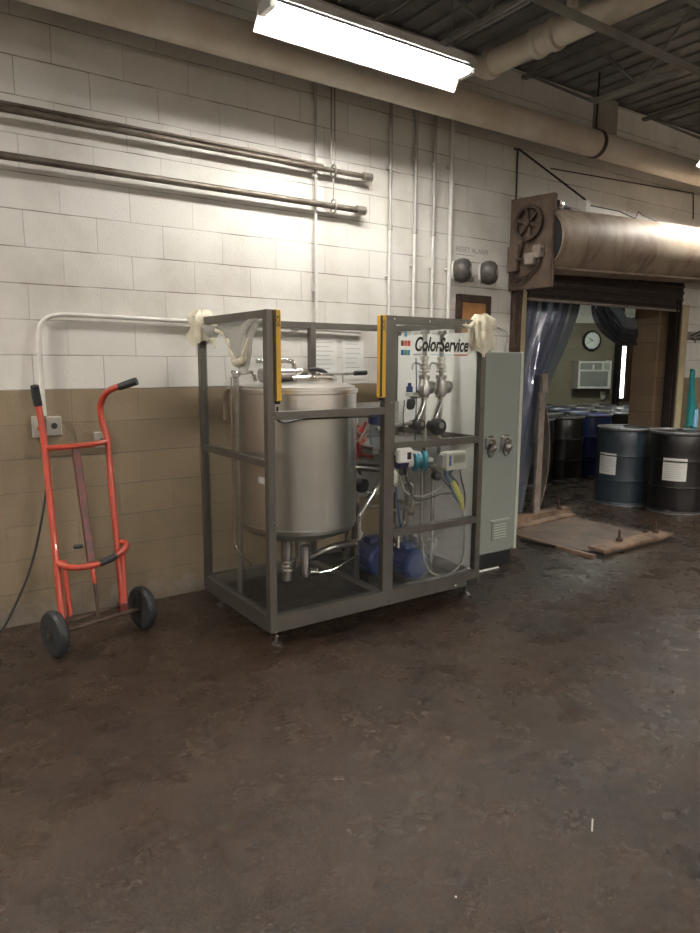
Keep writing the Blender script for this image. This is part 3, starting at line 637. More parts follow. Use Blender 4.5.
MB().tube([(2.62, -.92, .20), (2.645, -.93, .29), (2.70, -.93, .36), (2.76, -.92, .39)], .008, 8, 6).build('air_tube', 'chrome', m)
MB().tube([(2.76, -.55, .30), (2.76, -.50, .50), (2.72, -.50, .85), (2.70, -.60, .95)], .019, 12, 6).build('riser_pipe', 'steel_dull', m)
# silver slanting pipe beside the tank
MB().tube([(2.755, -.80, 1.0), (2.75, -.80, .85), (2.72, -.80, .79), (2.66, -.80, .72), (2.60, -.80, .65), (2.565, -.80, .60), (2.552, -.80, .54), (2.55, -.80, .43)], .021, 14, 4).build('slanting_pipe', 'chrome', m)
MB().cyl((2.752, -.80, .93), (0, 0, 1), .032, .018, 18).build('clamp', 'chrome', m)
MB().cyl((2.755, -.80, .985), (0, 0, 1), .034, .018, 18).build('clamp', 'chrome', m)
MB().tube([(2.48, -.62, .90), (2.62, -.70, .895), (2.74, -.79, .885)], .024, 14, 4).build('manifold_pipe', 'steel_dull', m)
MB().tube([(2.50, -.62, 1.02), (2.64, -.70, 1.015), (2.76, -.78, 1.01)], .010, 10, 3).build('manifold_pipe', 'chrome', m)
MB().lathe([(.02, 0), (.045, .005), (.052, .03), (.045, .055), (.02, .06)], (2.60, -.72, .78), (.3, -1, 0), 20).build('gauge', 'black', m)
MB().tube([(2.60, -.78, .64), (2.66, -.80, .64), (2.72, -.80, .645)], .008, 8).build('cross_tube', 'chrome', m)
MB().tube([(2.62, -.80, .74), (2.72, -.80, .742)], .006, 8).build('cross_tube', 'chrome', m)
MB().tube([(2.60, -.60, .80), (2.60, -.62, .50), (2.56, -.6, .30)], .012, 8, 4).build('riser_pipe', 'rust', m)
MB().cyl((2.565, -.80, .44), (0, 0, 1), .02, .05, 12).build('nozzle', 'chrome', m)
MB().tube([(2.66, -.5, .12), (2.66, -.5, 1.15)], .016, 10).build('riser_pipe', 'steel_dull', m)
# filter with blue cap
f = MB().lathe([(.022, 0), (.036, .01), (.038, .02), (.038, .14), (.036, .15)], (2.695, -.78, 1.045), (0, 0, 1), 24).build('filter_bowl', 'bowl', m)
MB().lathe([(.038, 0), (.048, .006), (.050, .02), (.050, .075), (.040, .085), (.02, .092), (.012, .11)], (2.695, -.78, 1.185), (0, 0, 1), 24).build('filter_cap', 'blue', f)
MB().cyl((2.695, -.78, .99), (0, 0, 1), .024, .06, 16).build('filter_outlet', 'white', f)
for (p, mt, r) in (([(2.50, -.70, 1.20), (2.56, -.74, 1.12), (2.60, -.74, 1.02), (2.58, -.7, .94)], 'redhose', .011), ([(2.63, -.70, 1.16), (2.58, -.72, 1.05), (2.64, -.72, .98), (2.72, -.72, .96)], 'redhose', .010),
                   ([(2.60, -.66, 1.20), (2.66, -.70, 1.12), (2.60, -.72, 1.06), (2.52, -.7, 1.03)], 'copper', .012), ([(2.50, -.74, 1.04), (2.56, -.78, 1.09), (2.62, -.80, 1.16)], 'chrome', .010),
                   ([(2.47, -.80, 1.225), (2.50, -.80, 1.245), (2.525, -.80, 1.215), (2.50, -.80, 1.16)], 'white', .012)):
    MB().tube(p, r, 10, 6).build('hose', mt, m)
for k in range(3): MB().lathe([(.014, 0), (.024, .004), (.024, .03), (.014, .034)], (2.55 + .04 * k, -.72 + .01 * k, 1.07 + .035 * (k % 2)), (.4, -.6, .7), 12).build('fitting', ('copper', 'rust', 'redhose')[k], m)

# two valve columns behind the logo
def valve_column(x, y, bend):
    c = MB()
    c.cyl((x, y, 1.775), (0, 0, 1), .030, .028, 20, .003); c.tube([(x, y, 1.69), (x, y, 1.79)], .017, 14)
    c.cyl((x, y, 1.685), (0, 0, 1), .040, .014, 20, .003)
    c.tube([(x, y, 1.12), (x, y, 1.69)], .016, 14)
    c.build('valve_column', 'steel_dull', m)
    o = MB().lathe([(.028, 0), (.034, .006), (.034, .03), (.024, .034), (.024, .06), (.03, .064), (.03, .085)], (x, y, 1.545), (0, 0, 1), 20).build('ball_valve', 'chrome', m)
    MB().cyl((x, y, 1.58), (-1, -.25, 0), .014, .05, 12).build('valve_stem', 'steel_dull', o)
    MB().tube([(x - .05, y - .012, 1.58), (x - .10, y - .02, 1.59), (x - .118, y - .02, 1.57), (x - .12, y - .02, 1.545)], .0065, 8, 3).build('valve_handle', 'steel_dull', o)
    o = MB().lathe([(.034, 0), (.042, .01), (.044, .05), (.034, .09), (.030, .11), (.038, .114), (.038, .135), (.028, .14)], (x, y, 1.37), (0, 0, 1), 22).build('sight_glass', 'steel_dull', m)
    MB().lathe([(.024, 0), (.03, .004), (.036, .05), (.044, .052), (.044, .066), (.02, .07)], (x + .01, y, 1.435), (.75, .1, -.12), 20).build('side_cap', 'steel_dull', o)
    for z in (1.355, 1.525): MB().cyl((x, y, z), (0, 0, 1), .036, .014, 20, .003).build('clamp', 'chrome', m)
    MB().tube([(x, y, 1.36), (x - .005, y, 1.32), (x - .055, y - .01, 1.235), (x - .085, y - .01, 1.17)], .021, 14, 4).build('slanting_branch', 'chrome', m)
valve_column(3.005, -.90, 1); valve_column(3.155, -.90, 1)
for x, z, r in ((2.915, 1.185, .04), (3.085, 1.165, .056)):
    o = MB().lathe([(r * .5, 0), (r * .95, .006), (r, .02), (r, .06), (r * .7, .075), (r * .7, .11)], (x, -.99, z), (0, 1, .0), 28).build('actuator', 'rubber', m)
    MB().lathe([(r * .38, 0), (r * .38, .006), (0, .008)], (x, -.998, z + r * .2), (0, 1, 0), 18).build('actuator_cap', 'steel_dull', o)
MB().tube([(2.60, -.92, 1.17), (2.75, -.92, 1.185), (2.88, -.93, 1.20)], .013, 12, 3).build('manifold_pipe', 'steel_dull', m)
MB().lathe([(.02, 0), (.028, .01), (.028, .06), (.02, .07)], (2.66, -.92, 1.12), (0, 0, 1), 16).build('fitting', 'rust', m)
o = MB().lathe([(.012, 0), (.026, .01), (.030, .04), (.026, .07)], (2.865, -.93, 1.285), (.1, 0, 1), 18).build('regulator_bowl', 'black', m)
MB().lathe([(.016, 0), (.028, .004), (.028, .025), (.018, .03)], (2.855, -.93, 1.372), (0, 0, 1), 16).build('regulator_ring', 'ivory', o)
MB().lathe([(.022, 0), (.022, .035), (.012, .04), (.012, .06)], (2.855, -.93, 1.40), (0, 0, 1), 16).build('regulator_knob', 'blue', o)
MB().cyl((2.87, -.93, 1.375), (1, 0, 0), .022, .05, 16).build('regulator_body', 'steel_dull', o)
MB().tube([(2.93, -.93, 1.40), (2.97, -.92, 1.43), (3.0, -.91, 1.44)], .013, 10, 3).build('branch', 'steel_dull', m)
MB().tube([(2.905, -.93, 1.62), (2.915, -.93, 1.40), (2.905, -.94, 1.25), (2.90, -.94, 1.05)], .004, 8, 4).build('air_tube', 'bluehose', m)
MB().tube([(2.93, -.94, 1.20), (2.965, -.94, 1.18), (2.985, -.94, 1.12), (2.985, -.94, .9)], .014, 10, 5).build('air_tube', 'clearhose', m)
MB().tube([(3.15, -.90, 1.2), (3.15, -.90, .95)], .013, 10).build('riser_pipe', 'steel_dull', m)
MB().tube([(2.80, -.95, 1.35), (2.79, -.95, 1.25), (2.80, -.95, 1.13)], .004, 6).build('air_tube', 'darkhose', m)

# drives, white box, junction box
o = MB().box(2.565, 2.675, Y0 - .045, Y0 - .002, .985, 1.075, .01).build('sensor_box', 'white', m)
MB().box(2.628, 2.66, Y0 - .048, Y0 - .044, 1.005, 1.05, .002).build('socket', 'black', o)
o = MB().cyl((2.74, -.95, .955), (1, -.05, -.03), .05, .07, 28).build('drive', 'purple', m)
MB().cyl((2.81, -.955, .953), (1, -.05, -.03), .043, .055, 28).build('drive_sleeve', 'white', o)
MB().lathe([(.045, 0), (.068, .008), (.068, .028), (.05, .034), (.05, .06), (.068, .066), (.068, .09), (.03, .10)], (2.865, -.96, .950), (1, -.45, -.03), 32).build('drive_flange', 'teal', o)
MB().cyl((2.93, -1.0, .95), (1, -.45, 0), .025, .06, 16).build('drive_shaft', 'steel_dull', o)
MB().tube([(2.70, -.98, 1.01), (2.80, -.99, 1.02), (2.90, -.99, 1.0)], .012, 10, 4).build('drive_cable', 'white', o)
for x in (2.77, 2.81): MB().cyl((x, -.96, .86), (0, 0, 1), .014, .06, 12).build('cable_gland', 'black', o)
MB().lathe([(.02, 0), (.05, .01), (.055, .03), (.03, .05)], (2.70, -.93, .85), (0, -1, 0), 20).build('round_fitting', 'ivory', m)
j = MB().box(3.05, 3.235, -1.09, -1.02, .882, 1.005, .008).build('junction_box', 'ivory', m)
MB().box(3.115, 3.215, -1.095, -1.088, .93, .985, .002).build('display', 'clearhose', j)
MB().box(3.075, 3.09, -1.095, -1.088, .915, .985, .001).build('marking', 'r_blue', j)
MB().box(3.02, 3.05, -1.08, -1.03, .90, .99, .004).build('side_cover', 'clearhose', j)
for i, (x0, x1, mt, r) in enumerate([(3.07, 3.16, 'bluehose', .007), (3.09, 3.17, 'bluehose', .007), (3.10, 3.18, 'clearhose', .007), (3.12, 3.19, 'teal', .007), (3.14, 3.20, 'darkhose', .008), (3.16, 3.205, 'darkhose', .007)]):
    MB().tube([(x0, -1.05, .885), (x0 + .01, -1.05 + .01 * i, .84), ((x0 + x1) / 2 + .01, -1.05, .78), (x1, -1.05, .70), (3.235, -1.06, .62)], r, 8, 5).build('cable', mt, j)
MB().tube([(3.14, -1.055, .80), (3.175, -1.055, .74), (3.215, -1.06, .67), (3.235, -1.06, .60)], [.016, .026, .022, .012], 12, 5).build('cable_sleeve', 'yel_green', j)
MB().tube([(3.20, -1.06, .885), (3.22, -1.06, .80), (3.245, -1.07, .70), (3.24, -1.07, .60)], .006, 8, 5).build('cable', 'darkhose', j)
MB().tube([(3.235, -1.06, .62), (3.25, -1.07, .45), (3.245, -1.07, .27), (3.20, -1.06, .18), (3.10, -1.04, .145), (3.0, -1.02, .18), (2.95, -1.0, .28), (2.95, -.98, .40)], .007, 10, 8).build('loop_hose', 'clearhose', m)
MB().tube([(2.96, -.95, .14), (2.96, -.95, .95)], .011, 10).build('riser_pipe', 'steel_dull', m)
MB().tube([(2.955, -.8, .14), (2.955, -.8, .93)], .017, 10).build('riser_pipe', 'steel_dull', m)
MB().tube([(2.74, -.98, .87), (2.78, -.99, .76), (2.88, -.99, .715), (2.97, -.99, .715), (3.08, -.98, .74), (3.14, -.98, .78)], .007, 8, 6).build('hose', 'clearhose', m)
MB().box(2.86, 3.02, -.72, -.66, .74, .92, .004).build('duct_box', 'ivory', m)
MB().tube([(2.98, -.86, .95), (3.02, -.86, .945), (3.04, -.86, .92), (3.04, -.86, .72)], .015, 12, 4).build('elbow', 'steel_dull', m)
MB().lathe([(.03, 0), (.04, .005), (.04, .02), (.03, .025)], (3.02, -.97, .90), (0, 0, 1), 18).build('clamp', 'chrome', m)
MB().tube([(2.76, -.9, .78), (2.85, -.9, .80), (2.915, -.9, .775), (2.93, -.9, .70), (2.92, -.9, .60), (2.91, -.9, .56)], .014, 12, 6).build('curved_pipe', 'chrome', m)
MB().tube([(2.80, -.88, .68), (2.85, -.88, .665), (2.87, -.88, .59)], .012, 10, 4).build('curved_pipe', 'chrome', m)
MB().lathe([(.02, 0), (.03, .005), (.03, .015), (.02, .02)], (2.91, -.9, .57), (0, 0, 1), 16).build('clamp', 'chrome', m)
MB().tube([(2.80, -.80, .48), (2.86, -.80, .47), (2.88, -.80, .42), (2.95, -.80, .37)], .013, 12, 4).build('curved_pipe', 'steel_dull', m)
MB().tube([(2.92, -.80, .40), (2.99, -.80, .41), (3.03, -.82, .38), (3.04, -.82, .33), (3.09, -.84, .32)], .015, 12, 5).build('curved_pipe', 'chrome', m)
MB().lathe([(.03, 0), (.045, .004), (.045, .05), (.03, .056)], (3.17, -.80, .31), (.4, -1, 0), 20).build('round_fitting', 'ivory', m)
MB().lathe([(.03, 0), (.04, .004), (.04, .03), (.03, .034)], (2.86, -.72, .50), (0, -1, 0), 20).build('round_fitting', 'rust', m)

# more small plumbing between the pumps and the shelf
MB().tube([(3.06, -.95, .14), (3.06, -.95, .90)], .014, 12).build('riser_pipe', 'chrome', m)
MB().tube([(2.83, -.75, .55), (2.83, -.75, 1.03)], .012, 12).build('riser_pipe', 'steel_dull', m)
MB().tube([(2.70, -.85, .60), (2.80, -.84, .60), (2.96, -.82, .61), (3.06, -.82, .61)], .010, 10, 3).build('cross_tube', 'steel_dull', m)
for x, y, z in ((3.06, -.95, .86), (3.06, -.95, .80), (2.96, -.95, .44), (2.83, -.75, .62), (3.06, -.95, .36)):
    MB().lathe([(.02, 0), (.028, .003), (.028, .012), (.02, .015)], (x, y, z), (0, 0, 1), 16).build('clamp', 'chrome', m)
MB().lathe([(.02, 0), (.03, .006), (.03, .05), (.02, .056)], (3.035, -.98, .84), (0, -1, 0), 18).build('round_fitting', 'black', m)
MB().tube([(2.98, -1.0, .905), (3.03, -1.01, .88), (3.10, -1.02, .80), (3.17, -1.04, .72), (3.22, -1.05, .66)], .005, 8, 5).build('cable', 'darkhose', m)
MB().tube([(2.79, -1.0, .86), (2.80, -1.01, .78), (2.86, -1.01, .70), (2.97, -1.0, .69), (3.10, -1.0, .71), (3.22, -1.0, .70)], .005, 8, 5).build('cable', 'darkhose', m)
MB().tube([(2.70, -1.0, .80), (2.71, -1.02, .62), (2.74, -1.02, .50), (2.80, -1.0, .42)], .006, 8, 5).build('air_tube', 'bluehose', m)
MB().tube([(2.84, -.86, .34), (2.86, -.84, .46), (2.92, -.82, .50), (2.92, -.82, .58)], .014, 12, 5).build('curved_pipe', 'chrome', m)
MB().tube([(2.60, -.70, 1.16), (2.60, -.70, .95), (2.66, -.66, .84)], .013, 12, 4).build('curved_pipe', 'chrome', m)
MB().tube([(2.53, -.66, 1.14), (2.57, -.68, 1.10), (2.63, -.70, 1.12), (2.66, -.72, 1.20)], .009, 10, 5).build('hose', 'redhose', m)
MB().tube([(2.56, -.60, 1.05), (2.60, -.62, 1.00), (2.64, -.64, 1.05), (2.66, -.66, 1.12)], .012, 10, 5).build('hose', 'copper', m)

# plastic film and foam left on the frame corners
def wrapcorner(x0, x1, y0, y1, z0, z1, mat, name, seed, amp=.012):
    b = MB(); n = 26; k = 12
    def fn(u, v):
        a = 2 * PI * u; w = 1. + .10 * math.sin(5 * a + 9 * v + seed) + .06 * math.sin(11 * a + 4 * v)
        sx, sy = math.cos(a), math.sin(a); q = 1 / max(abs(sx), abs(sy)) ** .75
        e = .55 + .45 * min(1, (1 - v) * 6) if v > .8 else 1.
        return ((x0 + x1) / 2 + sx * q * (x1 - x0) / 2 * w * e, (y0 + y1) / 2 + sy * q * (y1 - y0) / 2 * w * e, z0 + (z1 - z0) * v + .02 * math.sin(3 * a + seed) * (1 - v))
    b.grid(fn, n, k, .003).jit(amp, 14.)
    return b.build(name, mat)
o = wrapcorner(1.655, 1.79, -.33, -.155, 1.70, 1.91, 'foam', 'corner_wrap', 1.)
tag(o, 'crinkled cream wrap around the top back left corner of the machine frame', 'wrapping')
def drape(u, v):
    y = -.36 - .70 * u
    top = 1.825 - .035 * math.sin(PI * u)
    prof = .03 + .055 * math.exp(-((u - .18) / .12) ** 2) + .25 * math.exp(-((u - .76) / .15) ** 2)
    return (1.693 - .018 * math.sin(9 * u + 3 * v) - .02 * v, y + .02 * math.sin(7 * v + 5 * u), top - (prof + .012 * math.sin(25 * u)) * v)
o = MB().grid(drape, 56, 14, .002).jit(.010, 16.).build('plastic_film', 'wrap'); tag(o, 'torn clear plastic film sagging from the left top rail of the machine', 'wrapping')
MB().tube([(1.675, -.56, 1.775), (1.67, -.68, 1.745), (1.665, -.76, 1.69), (1.665, -.80, 1.63), (1.665, -.86, 1.585), (1.665, -.93, 1.60), (1.667, -.97, 1.66), (1.67, -1.00, 1.72)], [.008, .013, .014, .018, .024, .018, .010, .006], 10, 6).jit(.012, 18.).build('rolled_edge', 'foam', o)
o = wrapcorner(3.20, 3.36, -1.20, -1.085, 1.66, 1.90, 'foam', 'corner_wrap', 4., .018)
tag(o, 'torn cream foam hanging on the top front right corner of the machine frame', 'wrapping')
MB().tube([(3.25, -1.20, 1.88), (3.235, -1.21, 1.78), (3.24, -1.21, 1.70), (3.245, -1.2, 1.63)], [.02, .026, .018, .008], 8, 5).jit(.015, 20.).build('torn_flap', 'foam', o)
MB().tube([(3.16, -1.19, 1.84), (3.12, -1.19, 1.815), (3.07, -1.19, 1.825)], [.02, .012, .004], 8, 4).jit(.01, 20.).build('torn_flap', 'foam', o)

# ------------------------------------------------------------------ control cabinet
t = thing('control_cabinet', 'tall pale grey-green steel control cabinet right of the machine', 'cabinet', (3.75, -.55, 0))
MB().box(3.40, 4.075, -.745, -.36, .11, 1.67, .004).build('body', 'cab', t)
MB().box(3.40, 4.09, -.74, -.37, 0, .11, .002).build('plinth', 'black', t)
d = MB().box(3.405, 4.085, -.772, -.747, .125, 1.67, .004).build('door', 'cab', t)
MB().box(4.088, 4.118, -.775, -.735, .12, 1.67, .003).build('edge_strip', 'cabedge', t)
g = MB().box(3.83, 4.00, -.782, -.771, .215, .375, .003).build('vent_grille', 'cab', d)
b = MB()
for k in range(6): b.box(3.85, 3.985, -.786, -.782, .235 + k * .021, .243 + k * .021)
b.build('vent_slats', 'cabedge', g)
MB().box(3.81, 4.015, -.79, -.771, .376, .386).build('vent_hood', 'cabedge', d)
for x in (3.755, 3.925):
    c = MB().box(x - .03, x + .035, -.80, -.771, .945, 1.035, .006).build('connector', 'steel_dull', d)
    MB().cyl((x + .005, -.80, 1.0), (0, -1, 0), .026, .035, 20).build('connector_ring', 'chrome', c)
    MB().lathe([(.022, 0), (.03, .005), (.03, .035), (.018, .04)], (x + .01, -.80, .955), (.3, -1, -.6), 18).build('connector_cap', 'steel_dull', c)
    MB().tube([(x - .02, -.80, .98), (x - .045, -.82, .93), (x - .02, -.82, .89), (x + .02, -.81, .90), (x + .05, -.81, .94), (x + .04, -.80, .98)], .004, 6, 5).build('cap_cord', 'black', c)
    MB().box(x - .022, x + .03, -.803, -.80, 1.03, 1.05).build('latch', 'chrome', c)
MB().cyl((3.80, -.775, .895), (0, -1, 0), .009, .006, 10).build('screw', 'steel_dull', d)
o = MB().box(3.66, 3.90, -.80, -.785, 0, .008).build('plastic_strip', 'paper'); tag(o, 'thin white strip lying on the floor against the black cabinet plinth', 'strip')

# ------------------------------------------------------------------ roll-up door
t = thing('roll_up_door', 'rusty roll-up door with cream round hood, gear plate and dark slatted curtain', 'roll-up door', (6.2, -.2, 2.18))
hx0, hx1 = 4.775, 8.6
hc0, hc1 = Vector((hx0, -.285, 2.632)), Vector((hx1, -.285, 2.765)); hr0, hr1 = .274, .290
hb = MB(); ax = (hc1 - hc0); L = ax.length; axn = ax.normalized(); pr = []
for k in range(41):
    u = k / 40; dent = -.006 * math.exp(-((u - .42) / .01) ** 2) - .003 * math.exp(-((u - .2) / .008) ** 2)
    pr.append((hr0 + (hr1 - hr0) * u + dent, L * u))
hb.lathe(pr, hc0, axn, 56).jit(.006, 2.5).build('hood', 'hood', t)
b = MB(); b.lathe([(.26, 0), (.265, .01), (.265, .03), (.10, .035)], hc0 + Vector((-.012, 0, 0)), axn, 40); b.build('hood_end', 'black', t)
MB().bar((4.82, -.44, 2.388), (8.6, -.44, 2.50), .03, .018).build('hood_lip', 'hood', t)
# curtain: interlocked slats
b = MB(); z = 2.182
while z < 2.62: b.tube([(4.99, -.02, z + .035), (7.56, -.02, z + .035)], .024, 8); b.box(4.99, 7.56, -.03, -.012, z, z + .075); z += .075
b.build('slat_curtain', 'shutter', t)
MB().box(4.99, 7.53, -.04, .01, 2.160, 2.182, .002).build('bottom_bar', 'greywood', t)
# gear plate
pl = MB().box(4.745, 4.757, -.475, -.005, 2.225, 2.985, .001)
for v in pl.b.verts:
    if v.co.z > 2.9: v.co.z += .05 * (v.co.y + .5) + (.0 if v.co.y > -.2 else -.0)
pl = pl.build('gear_plate', 'rustplate', t)
MB().box(4.745, 4.78, -.48, -.468, 2.225, 2.98, .001).build('plate_flange', 'rustplate', t)
wc = Vector((4.715, -.235, 2.775)); ww = Vector((1, 0, 0))
b = MB(); R0 = .150
b.lathe([(R0 - .022, -.015), (R0, -.012), (R0, .012), (R0 - .022, .015), (R0 - .028, .008), (R0 - .028, -.008), (R0 - .022, -.015)], wc, ww, 36)
wh = b.build('gear_wheel', 'rust', t)
b = MB()
for k in range(6):
    a = 2 * PI * k / 6 + .3; u = Vector((0, math.cos(a), math.sin(a))); b.bar(wc + u * .02, wc + u * (R0 - .02), .03, .014, up=(1, 0, 0), bev=.003)
b.build('spoke', 'rust', wh)
MB().cyl(wc - ww * .03, ww, .032, .06, 20).build('wheel_hub', 'rust', wh)
MB().box(4.67, 4.745, -.34, -.24, 2.42, 2.52, .006).build('motor_block', 'pipe_white' if 0 else 'greywood', t)
MB().box(4.68, 4.745, -.40, -.32, 2.47, 2.58, .006).build('motor_block', 'greywood', t)
MB().box(4.69, 4.745, -.14, -.03, 2.38, 2.60, .004).build('motor_block', 'rustplate', t)
MB().tube([(4.70, -.10, 2.50), (4.69, -.2, 2.47), (4.70, -.28, 2.50), (4.71, -.36, 2.55)], .010, 8, 4).build('link_arm', 'rust', t)
MB().tube([(4.71, -.12, 2.33), (4.70, -.26, 2.34), (4.71, -.36, 2.42), (4.71, -.40, 2.55)], .009, 8, 4).build('link_arm', 'rust', t)
MB().tube([(4.71, -.10, 2.40), (4.70, -.08, 2.26), (4.71, -.20, 2.29), (4.71, -.33, 2.40)], .008, 8, 5).build('link_arm', 'rust', t)
MB().tube([(4.71, -.20, 2.66), (4.70, -.16, 2.55), (4.71, -.15, 2.48)], .014, 8, 3).build('link_arm', 'rust', t)
MB().tube([(4.90, -.40, 2.905), (4.93, -.38, 2.93), (4.98, -.36, 2.93), (5.10, -.34, 2.92), (5.18, -.33, 2.905)], [.03, .028, .018, .014, .008], 10, 4).build('shaft_end', 'dark', t)
MB().lathe([(.02, 0), (.045, .01), (.04, .05), (.025, .07)], (4.84, -.43, 2.90), (.9, .2, .35), 12).jit(.012, 22).build('crumpled_cap', 'chrome', t)
# chain
b = MB(); z = 2.22; k = 0
while z > .75:
    c = Vector((4.82 + .012 * math.sin(z * 3), -.10, z)); r = .012
    b.tube([c + (Vector((r * math.cos(a), 0, r * 1.5 * math.sin(a))) if k % 2 else Vector((0, r * math.cos(a), r * 1.5 * math.sin(a)))) for a in [2 * PI * q / 8 for q in range(9)]], .0035, 6, cap=False); z -= .026; k += 1
b.build('hand_chain', 'rust', t)
# guides
MB().box(4.79, 4.89, -.05, -.001, 0, 2.24, .002).build('guide_rail', 'rust', t)
b = MB(); b.box(4.895, 4.985, -.02, -.001, 0, 2.24, .002); b.build('guide_edge', 'palewood', t)
b = MB(); b.box(7.435, 7.45, -.05, .05, 0, 2.3, .002); b.box(7.49, 7.525, -.05, .05, 0, 2.3, .002); b.build('guide_rail', 'shutter', t)
MB().box(7.535, 7.66, -.06, -.001, 0, 2.24, .003).build('guide_edge', 'palewood', t)
# brace rods and wires over the hood
t = thing('hood_brace', 'thin steel rods and wires bracing the hood to the wall', 'brace', (4.78, -.02, 3.0))
MB().tube([(4.785, -.02, 3.44), (4.785, -.02, 3.0)], .008, 8).build('drop_rod', 'dark', t)
MB().tube([(4.74, -.02, 3.43), (4.80, -.03, 3.43), (5.38, -.30, 3.04)], .009, 8).build('brace_rod', 'dark', t)
MB().tube([(5.22, -.03, 3.34), (7.62, -.02, 3.45), (7.66, -.02, 3.18)], .006, 8).build('wire', 'rust', t)
MB().tube([(5.4, -.3, 3.0), (6.0, -.22, 3.03), (6.3, -.2, 3.0), (6.35, -.2, 3.07), (6.45, -.2, 3.04), (7.1, -.1, 3.02)], .005, 6).build('wire', 'dark', t)
MB().box(5.36, 5.42, -.33, -.27, 2.93, 3.03, .004).build('bracket', 'cond_white', t)

# ------------------------------------------------------------------ strip curtains, timber post
def ribbon(b, path, w, mode, nu=30, nv=6, ph=0., fold=.03):
    P = [Vector(p) for p in path]
    def cr(u):
        s = u * (len(P) - 1); i = min(int(s), len(P) - 2); f = s - i
        a, b_, c, d = P[max(i - 1, 0)], P[i], P[i + 1], P[min(i + 2, len(P) - 1)]
        return .5 * ((2 * b_) + (c - a) * f + (2 * a - 5 * b_ + 4 * c - d) * f * f + (3 * b_ - a - 3 * c + d) * f ** 3)
    def fn(u, v):
        p = cr(u); ww = w[0] + (w[1] - w[0]) * u
        q = (v - .5) * ww
        return (p.x + (q if mode == 'x' else 0), p.y + fold * math.sin(v * 7 + ph + 5 * u), p.z + (q if mode == 'z' else 0))
    b.grid(fn, nu, nv, .003); return b
t = thing('strip_curtain', 'blue-grey plastic strip curtain gathered to the left of the doorway', 'strip curtain', (5.2, .2, 2.2))
for i in range(6):
    x = 5.06 + .225 * i; g = 5.22 + .08 * i
    ribbon(MB(), [(x, .27 + .02 * i, 2.45), (x - .01 * i, .27 + .02 * i, 2.1), (x * .7 + g * .3 - .015 * i, .28 + .015 * i, 1.75), (g + .01, .28, 1.38), (g - .07 - .015 * i, .28, .9), (g - .12 - .03 * i, .28, .35), (g - .16 - .03 * i, .28, .06)], (.27, .15), 'x', ph=i * 1.3, fold=.022 if i < 4 else .012).build('strip', 'pvc_clear' if i == 5 else 'pvc', t)
MB().box(5.0, 6.30, .24, .42, 2.44, 2.49).build('hanging_rail', 'dark', t)
t = thing('swagged_strip_curtain', 'dark plastic strips pulled across to the right jamb of the doorway', 'strip curtain', (6.6, .3, 1.9))
for i in range(5):
    x = 6.36 + .12 * i; k = .085 * i
    ribbon(MB(), [(x, .30 + .02 * i, 2.45), (x + .04, .30 + .02 * i, 2.2), (x + .20 - .03 * i, .31, 2.02 + k * .35), (x + .46 - .06 * i, .33, 1.90 + k * .45), (7.05, .36, 1.845 + k * .6), (7.42, .42, 1.86 + k * .55)], (.17, .12), 'x' if i < 0 else 'z', ph=i, fold=.015).build('strip', 'pvc_dark' if i < 3 else 'pvc_clear', t)
MB().box(6.32, 7.4, .30, .50, 2.44, 2.49).build('hanging_rail', 'dark', t)
t = thing('timber_post', 'narrow pale timber post leaning just inside the left side of the doorway', 'post', (5.5, .19, 0))
MB().bar((5.50, .19, 0), (5.505, .19, 1.30), .085, .03, up=(0, 1, 0), bev=.003).build('plank', 'greywood', t)
MB().bar((5.52, .175, 1.29), (5.50, .175, 1.48), .085, .04, up=(0, 1, 0), bev=.003).build('top_block', 'greywood', t)
def bent(u, v):
    a = -1.15 + 2.3 * u; return (5.62 + .22 * math.cos(a), .33 + .12 * v, .63 + .62 * math.sin(a))
o = MB().grid(bent, 24, 4, .012).build('bent_sheet', 'greywood'); tag(o, 'bowed brown sheet standing on edge behind the pale timber post', 'sheet')

# ------------------------------------------------------------------ drums
def drum(mat, label, group, loc, lbl=None, closed=True):
    t = thing('drum', label, 'drum', loc, group); x, y, z = loc
    pr = [(.275, .0), (.288, .004), (.29, .015), (.287, .03), (.278, .04), (.283, .08), (.283, .27), (.284, .275), (.2885, .281), (.2885, .287), (.284, .293), (.283, .298), (.283, .42), (.283, .55), (.284, .555), (.2885, .561), (.2885, .567), (.284, .573), (.283, .578), (.283, .66), (.283, .74), (.276, .80), (.270, .835), (.275, .845)]
    MB().lathe(pr, loc, (0, 0, 1), 40).build('barrel_body', mat, t)
    MB().lathe([(.270, .845), (.288, .848), (.292, .858), (.292, .868), (.286, .876), (.272, .876), (.268, .862)], loc, (0, 0, 1), 40).build('rim_ring', 'drum_rim', t)
    MB().lathe([(.268, .858), (.262, .866), (.20, .862), (.19, .868), (.0, .866)], loc, (0, 0, 1), 40).build('lid', mat, t)
    b = MB(); b.cyl((x + .16, y + .08, z + .864), (0, 0, 1), .032, .014, 16); b.cyl((x - .17, y - .06, z + .864), (0, 0, 1), .020, .012, 16); b.build('bung', 'black', t)
    MB().lathe([(.288, 0), (.291, .003), (.291, .012), (.288, .016)], (x, y, z), (0, 0, 1), 40).build('foot_ring', 'drum_rim', t)
    if lbl:
        a0, da, z0, z1 = lbl; r = .2842
        def lab(rr, aa0, aa1, za, zb): return lambda u, v: (x + rr * math.cos(aa0 + (aa1 - aa0) * u), y + rr * math.sin(aa0 + (aa1 - aa0) * u), z + za + (zb - za) * v)
        L = MB().grid(lab(r, a0, a0 + da, z0, z1), 12, 2, .0015).build('label', 'paper', t)
        b = MB()
        for k in range(9):
            zz = z1 - .022 - k * (z1 - z0 - .03) / 9; th = .010 if k == 0 else .0035
            b.grid(lab(r + .0015, a0 + da * .08, a0 + da * (.9 - .25 * random.random()), zz - th, zz), 8, 1, .0008)
        b.build('label_print', 'greyink', L)
    return t
